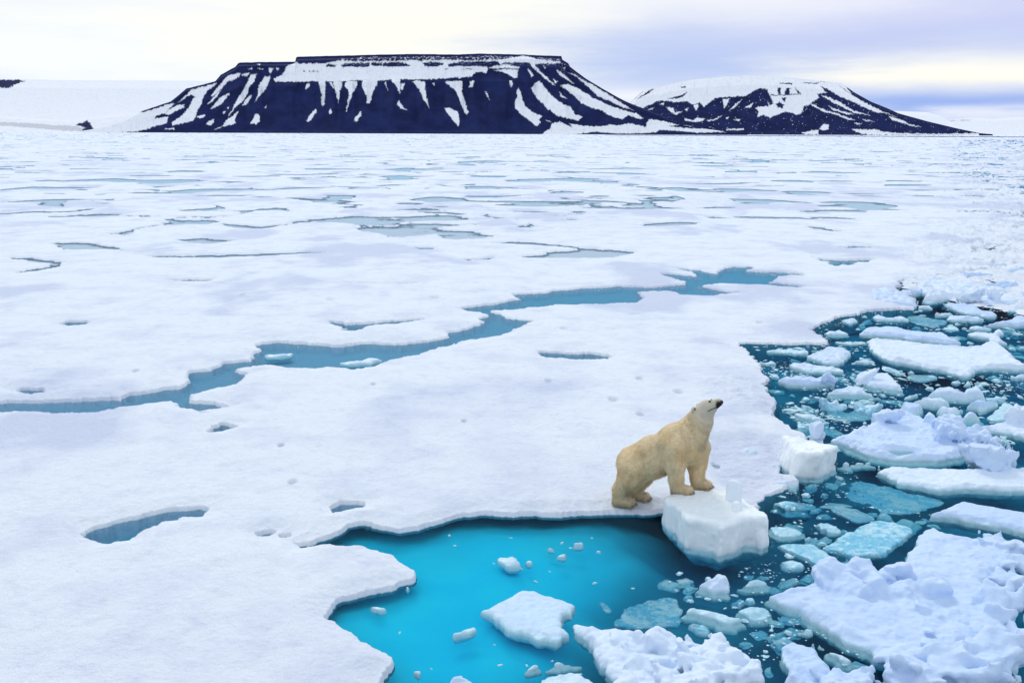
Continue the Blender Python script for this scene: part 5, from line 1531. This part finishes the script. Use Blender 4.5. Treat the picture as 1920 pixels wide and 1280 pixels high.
def build_bear():
    root = bpy.data.objects.new('polar_bear', None)
    COL.objects.link(root)
    root.location = BO
    root.rotation_euler = (0, 0, -TH)
    root.empty_display_size = 0.2
    tag(root, 'cream coloured polar bear with its forepaws up on an ice block, nose raised', 'polar bear')
    zb = BLOCK_Z - ICE_Z                    # level of the block under the forepaws, in the bear's own height
    pel, mid, bel, sho = S(268, 562), S(395, 490), S(415, 530), S(560, 415)
    che, nb, nm = S(655, 450), S(655, 345), S(722, 262)
    hb, sk, mz, nt = S(752, 200), S(772, 168), S(832, 140), S(858, 130)
    jaw = S(818, 176)
    # legs: joints
    ns, ne, nw, nf = S(555, 440, -.17), S(553, 560, -.21), S(558, 665, -.20), S(566, 735, -.20)
    fs, fe, fw, ff = S(700, 450, .17), S(705, 555, .20), S(705, 655, .19), S(706, 722, .19)
    nf[2] = zb + 0.075
    ff[2] = zb + 0.075
    nto, fto = nf + np.array([.19, -.02, -.01]), ff + np.array([.17, .02, -.01])
    nh, nk, nho, nhf = S(262, 575, -.16), S(240, 650, -.19), S(170, 745, -.19), S(156, 815, -.19)
    fh, fk, fho, fhf = S(300, 570, .15), S(318, 640, .17), S(272, 735, .17), S(262, 795, .17)
    nhf[2] = 0.08
    fhf[2] = 0.08
    nht, fht = nhf + np.array([.22, -.02, -.015]), fhf + np.array([.20, .02, -.015])
    h = 0.0135
    g0, g1 = np.array([-0.55, -0.55, -0.06]), np.array([2.05, 0.60, 2.25])
    gx, gy, gz = [np.arange(g0[i], g1[i], h) for i in range(3)]
    X = np.meshgrid(gx, gy, gz, indexing='ij')
    D = rcone(X, pel, mid, .29, .325, 0.98)
    D = smin(D, rcone(X, bel, sho, .30, .315, 1.0), .12)
    D = smin(D, rcone(X, pel + [-.02, 0, .02], pel + [.1, 0, .05], .30, .30), .08)
    D = smin(D, rcone(X, sho, che, .31, .235), .12)
    D = smin(D, rcone(X, sho + [.02, 0, .02], nb, .285, .24), .12)
    D = smin(D, rcone(X, che, nm, .21, .19), .12)
    D = smin(D, rcone(X, nb, nm, .245, .205), .10)
    D = smin(D, rcone(X, nm, hb, .205, .165), .06)
    D = smin(D, rcone(X, hb, sk, .155, .138, 0.92), .05)
    D = smin(D, rcone(X, sk, mz, .120, .078, 1.0), .04)
    D = smin(D, rcone(X, mz, nt, .074, .060), .03)
    D = smin(D, rcone(X, hb + [.02, 0, -.05], jaw, .115, .045), .05)
    # ears
    for sy in (-1, 1):
        e = S(694, 168, 0)
        e = e + np.array([0, sy * .115, 0.0])
        de = np.sqrt(((X[0] - e[0]) / .6) ** 2 + (X[1] - e[1]) ** 2 + (X[2] - e[2]) ** 2) - .055
        inner = np.sqrt((X[0] - e[0] - .035) ** 2 + (X[1] - e[1]) ** 2 + (X[2] - e[2] - .01) ** 2) - .036
        D = smin(D, np.maximum(de, -inner), .018)
    for (a, b, c, d, t, r) in ((ns, ne, nw, nf, nto, (.245, .172, .128, .105, .082)), (fs, fe, fw, ff, fto, (.235, .165, .118, .098, .080))):
        L = rcone(X, a, b, r[0], r[1])
        L = smin(L, rcone(X, b, c, r[1], r[2]), .05)
        L = smin(L, rcone(X, c, d, r[2], r[3]), .05)
        L = smin(L, rcone(X, d, t, r[3], r[4], 0.82), .05)
        D = smin(D, L, .055)
    for (a, b, c, d, t, r) in ((nh, nk, nho, nhf, nht, (.262, .222, .150, .122, .085)), (fh, fk, fho, fhf, fht, (.25, .19, .120, .108, .080))):
        L = rcone(X, a, b, r[0], r[1])
        L = smin(L, rcone(X, b, c, r[1], r[2]), .06)
        L = smin(L, rcone(X, c, d, r[2], r[3]), .05)
        L = smin(L, rcone(X, d, t, r[3], r[4], 0.85), .05)
        D = smin(D, L, .05)
    # toes
    for t, w in ((nto, 1), (fto, 1), (nht, 1), (fht, 1)):
        for q in (-1.5, -0.5, 0.5, 1.5):
            p = t + np.array([.055 - .012 * q * q, q * .052, -.022])
            D = smin(D, np.sqrt((X[0] - p[0]) ** 2 + (X[1] - p[1]) ** 2 + (X[2] - p[2]) ** 2) - .036, .02)
    # tail
    tl = pel + np.array([-.30, 0, .05])
    D = smin(D, rcone(X, tl, tl + [-.03, 0, -.09], .05, .035), .05)
    # coat: clumps running down the body, folds on the neck
    A = [x[::2, ::2, ::2] for x in X]
    cl = fbm3(A[0] * 9, A[1] * 9, A[2] * 5, 4, 3.3)
    cl = np.repeat(np.repeat(np.repeat(cl, 2, 0), 2, 1), 2, 2)[:len(gx), :len(gy), :len(gz)]
    headness = sst(.30, .12, np.sqrt(sum((X[i] - sk[i]) ** 2 for i in range(3))))
    D = D + cl * (0.022 - 0.014 * headness)
    ax = (nm - nb) / np.linalg.norm(nm - nb)
    along = sum((X[i] - nb[i]) * ax[i] for i in range(3))
    nd = sst(.36, .18, np.sqrt(sum((X[i] - (nm * .7 + nb * .3)[i]) ** 2 for i in range(3))))
    D = D + 0.014 * nd * np.sin(along * 55 + cl * 6) * (0.6 + 1.3 * cl)
    # flat soles on what carries them
    D = np.maximum(D, -(X[2] + 0.005))
    fl = zb - 0.005
    over = (X[0] > 0.72)
    D = np.where(over, np.maximum(D, fl - X[2]), D)
    V, Q = surface_nets(D.astype(np.float32), (gx[0], gy[0], gz[0]), h)
    # two rounds of smoothing of the raw net
    for _ in range(2):
        acc = np.zeros_like(V)
        n = np.zeros(len(V))
        for i in range(4):
            j = Q[:, (i + 1) % 4]
            np.add.at(acc, Q[:, i], V[j])
            np.add.at(n, Q[:, i], 1)
        V = V * 0.6 + 0.4 * acc / np.maximum(n, 1)[:, None]

    def attrs_at(V):
        hd = sst(.52, .12, np.linalg.norm(V - (sk * .75 + mz * .25), axis=1))
        lip = np.linalg.norm((V - (nt + [.0, 0, -.030])) * [0.8, 1, 1.0], axis=1)
        dk = sst(.090, .070, lip)
        ln = sst(.016, .008, np.abs((V[:, 2] - nt[2] + .058) - 0.55 * (V[:, 0] - nt[0]))) * sst(.17, .12, np.abs(V[:, 0] - nt[0])) * sst(.02, .05, np.abs(V[:, 1])) * (V[:, 2] < nt[2])
        e = S(694, 168, 0)
        ear = sst(.036, .022, np.linalg.norm(V - (e + [.018, -.115, .0]), axis=1))
        eye = sst(.032, .018, np.linalg.norm(V - EYE, axis=1))
        dk = np.maximum.reduce([dk, 0.9 * ln, 0.8 * ear, eye])
        leg = (sst(.35, .05, V[:, 2]) * (V[:, 0] < .72) + sst(zb + .30, zb, V[:, 2]) * (V[:, 0] >= .72))
        brown = 0.55 * sst(.13, .0, V[:, 2]) * (V[:, 0] < .72) + 0.45 * sst(zb + .12, zb, V[:, 2]) * (V[:, 0] > .72)
        brown = np.clip(brown + 0.25 * sst(.75, .25, V[:, 2]) * (V[:, 0] < .62) + 0.25 * sst(.75, .45, V[:, 2]) * (V[:, 0] >= .62) + 0.30 * sst(.1, .5, fbm3(V[:, 0] * 5, V[:, 1] * 5, V[:, 2] * 5, 3, 8.8)), 0, 0.75) * (1 - hd)  # browner and darker towards belly and paws, plus random blotches
        return {'head': np.clip(hd, 0, 1) * 0.62 + 0.22 * leg * (1 - hd), 'dark': dk, 'brown': brown}

    EYE0 = S(790, 124, -.075)

    def field(p):
        i = np.clip(((p - g0) / h).astype(int), 0, np.array(D.shape) - 1)
        return D[i[0], i[1], i[2]]
    # drop the eyes onto the surface from the side
    EYE = EYE0.copy()
    EYE[1] = -.20
    while field(EYE) > 0.004 and EYE[1] < 0:
        EYE[1] += .004
    body = mesh_obj('body', V, Q, M_FUR, parent=root, attrs=attrs_at(V))

    def ball(name, c, r, mat, n=12):
        th, ph = np.meshgrid(np.linspace(0, np.pi, n + 1), np.linspace(0, 2 * np.pi, 2 * n + 1)[:-1], indexing='ij')
        v = np.stack([np.sin(th) * np.cos(ph), np.sin(th) * np.sin(ph), np.cos(th)], -1)
        v = (np.sign(v) * np.abs(v) ** 0.85 * np.asarray(r)).reshape(-1, 3) + c
        m = 2 * n
        f = [(i * m + j, (i + 1) * m + j, (i + 1) * m + (j + 1) % m, i * m + (j + 1) % m) for i in range(n) for j in range(m)]
        return mesh_obj(name, v, f, mat, parent=root)

    for sy in (1, -1):
        ball('eye', EYE * [1, sy, 1], (.019, .014, .016), M_EYE)
    ball('nose', nt + np.array([.036, 0, .010]), (.036, .048, .036), M_NOSE)
    for t in (nto, fto, nht, fht):
        for q in (-1.5, -0.5, 0.5, 1.5):
            p = t + np.array([.085 - .012 * q * q, q * .053, -.020])
            n = 6
            v = [p + np.array([0, .009 * math.cos(a), .011 * math.sin(a)]) for a in np.linspace(0, 2 * math.pi, n + 1)[:-1]] + \
                [p + np.array([.03, .006 * math.cos(a), .007 * math.sin(a) - .006]) for a in np.linspace(0, 2 * math.pi, n + 1)[:-1]] + [p + np.array([.05, 0, -.026])] * 1
            f = [(i, (i + 1) % n, n + (i + 1) % n, n + i) for i in range(n)] + [(n + i, n + (i + 1) % n, 2 * n, 2 * n) for i in range(n)]
            f = [x for x in f if len(set(x)) == 4] + []
            tri = [(a, b, c) for (a, b, c, d) in [(i, (i + 1) % n, n + (i + 1) % n, n + i) for i in range(n)]] + [(a, c, d) for (a, b, c, d) in [(i, (i + 1) % n, n + (i + 1) % n, n + i) for i in range(n)]] + [(n + i, n + (i + 1) % n, 2 * n) for i in range(n)]
            mesh_obj('claw', v, tri, M_CLAW, parent=root)
    # guard hair: short blades lying back along the coat, longest under the belly and behind the legs
    rg = np.random.RandomState(4)
    T = np.concatenate([Q[:, [0, 1, 2]], Q[:, [0, 2, 3]]])
    a, b, c = V[T[:, 0]], V[T[:, 1]], V[T[:, 2]]
    nrm = np.cross(b - a, c - a)
    area = np.linalg.norm(nrm, axis=1)
    n = 60000
    pick = rg.choice(len(T), n, p=area / area.sum())
    r1, r2 = np.sqrt(rg.rand(n, 1)), rg.rand(n, 1)
    p = a[pick] * (1 - r1) + b[pick] * r1 * (1 - r2) + c[pick] * r1 * r2
    N = nrm[pick] / area[pick][:, None]
    flow = np.array([-0.75, 0, -0.75]) + 0.25 * rg.randn(n, 3)
    hd = sst(.34, .2, np.linalg.norm(p - sk, axis=1))
    flow[:, 2] -= 0.2
    flow = flow - (flow * N).sum(1, keepdims=True) * N
    flow /= np.linalg.norm(flow, axis=1, keepdims=True) + 1e-6
    ln = (0.030 + 0.022 * rg.rand(n)) * (1 - 0.72 * hd)
    ln = ln * (1 + 0.9 * sst(0.1, 0.9, -N[:, 2]) * (p[:, 2] > .25))
    dirn = flow * 0.85 + N * 0.42
    side = np.cross(dirn, N)
    side /= np.linalg.norm(side, axis=1, keepdims=True) + 1e-6
    w = 0.0042
    m0 = p - N * 0.004
    tip = p + dirn * ln[:, None] - np.array([0, 0, 0.25]) * ln[:, None]
    vv = np.stack([m0 - side * w, m0 + side * w, tip], 1).reshape(-1, 3)
    ff_ = np.arange(3 * n).reshape(-1, 3)
    at = attrs_at(p)
    keep = at['dark'] < 0.3
    at = {k_: np.repeat(v_, 3) for k_, v_ in at.items()}
    at['rnd'] = np.repeat(rg.rand(n), 3)
    ff_ = ff_[keep]
    mesh_obj('fur', vv, ff_, M_FURB, parent=root, attrs=at)
    return root


build_bear()
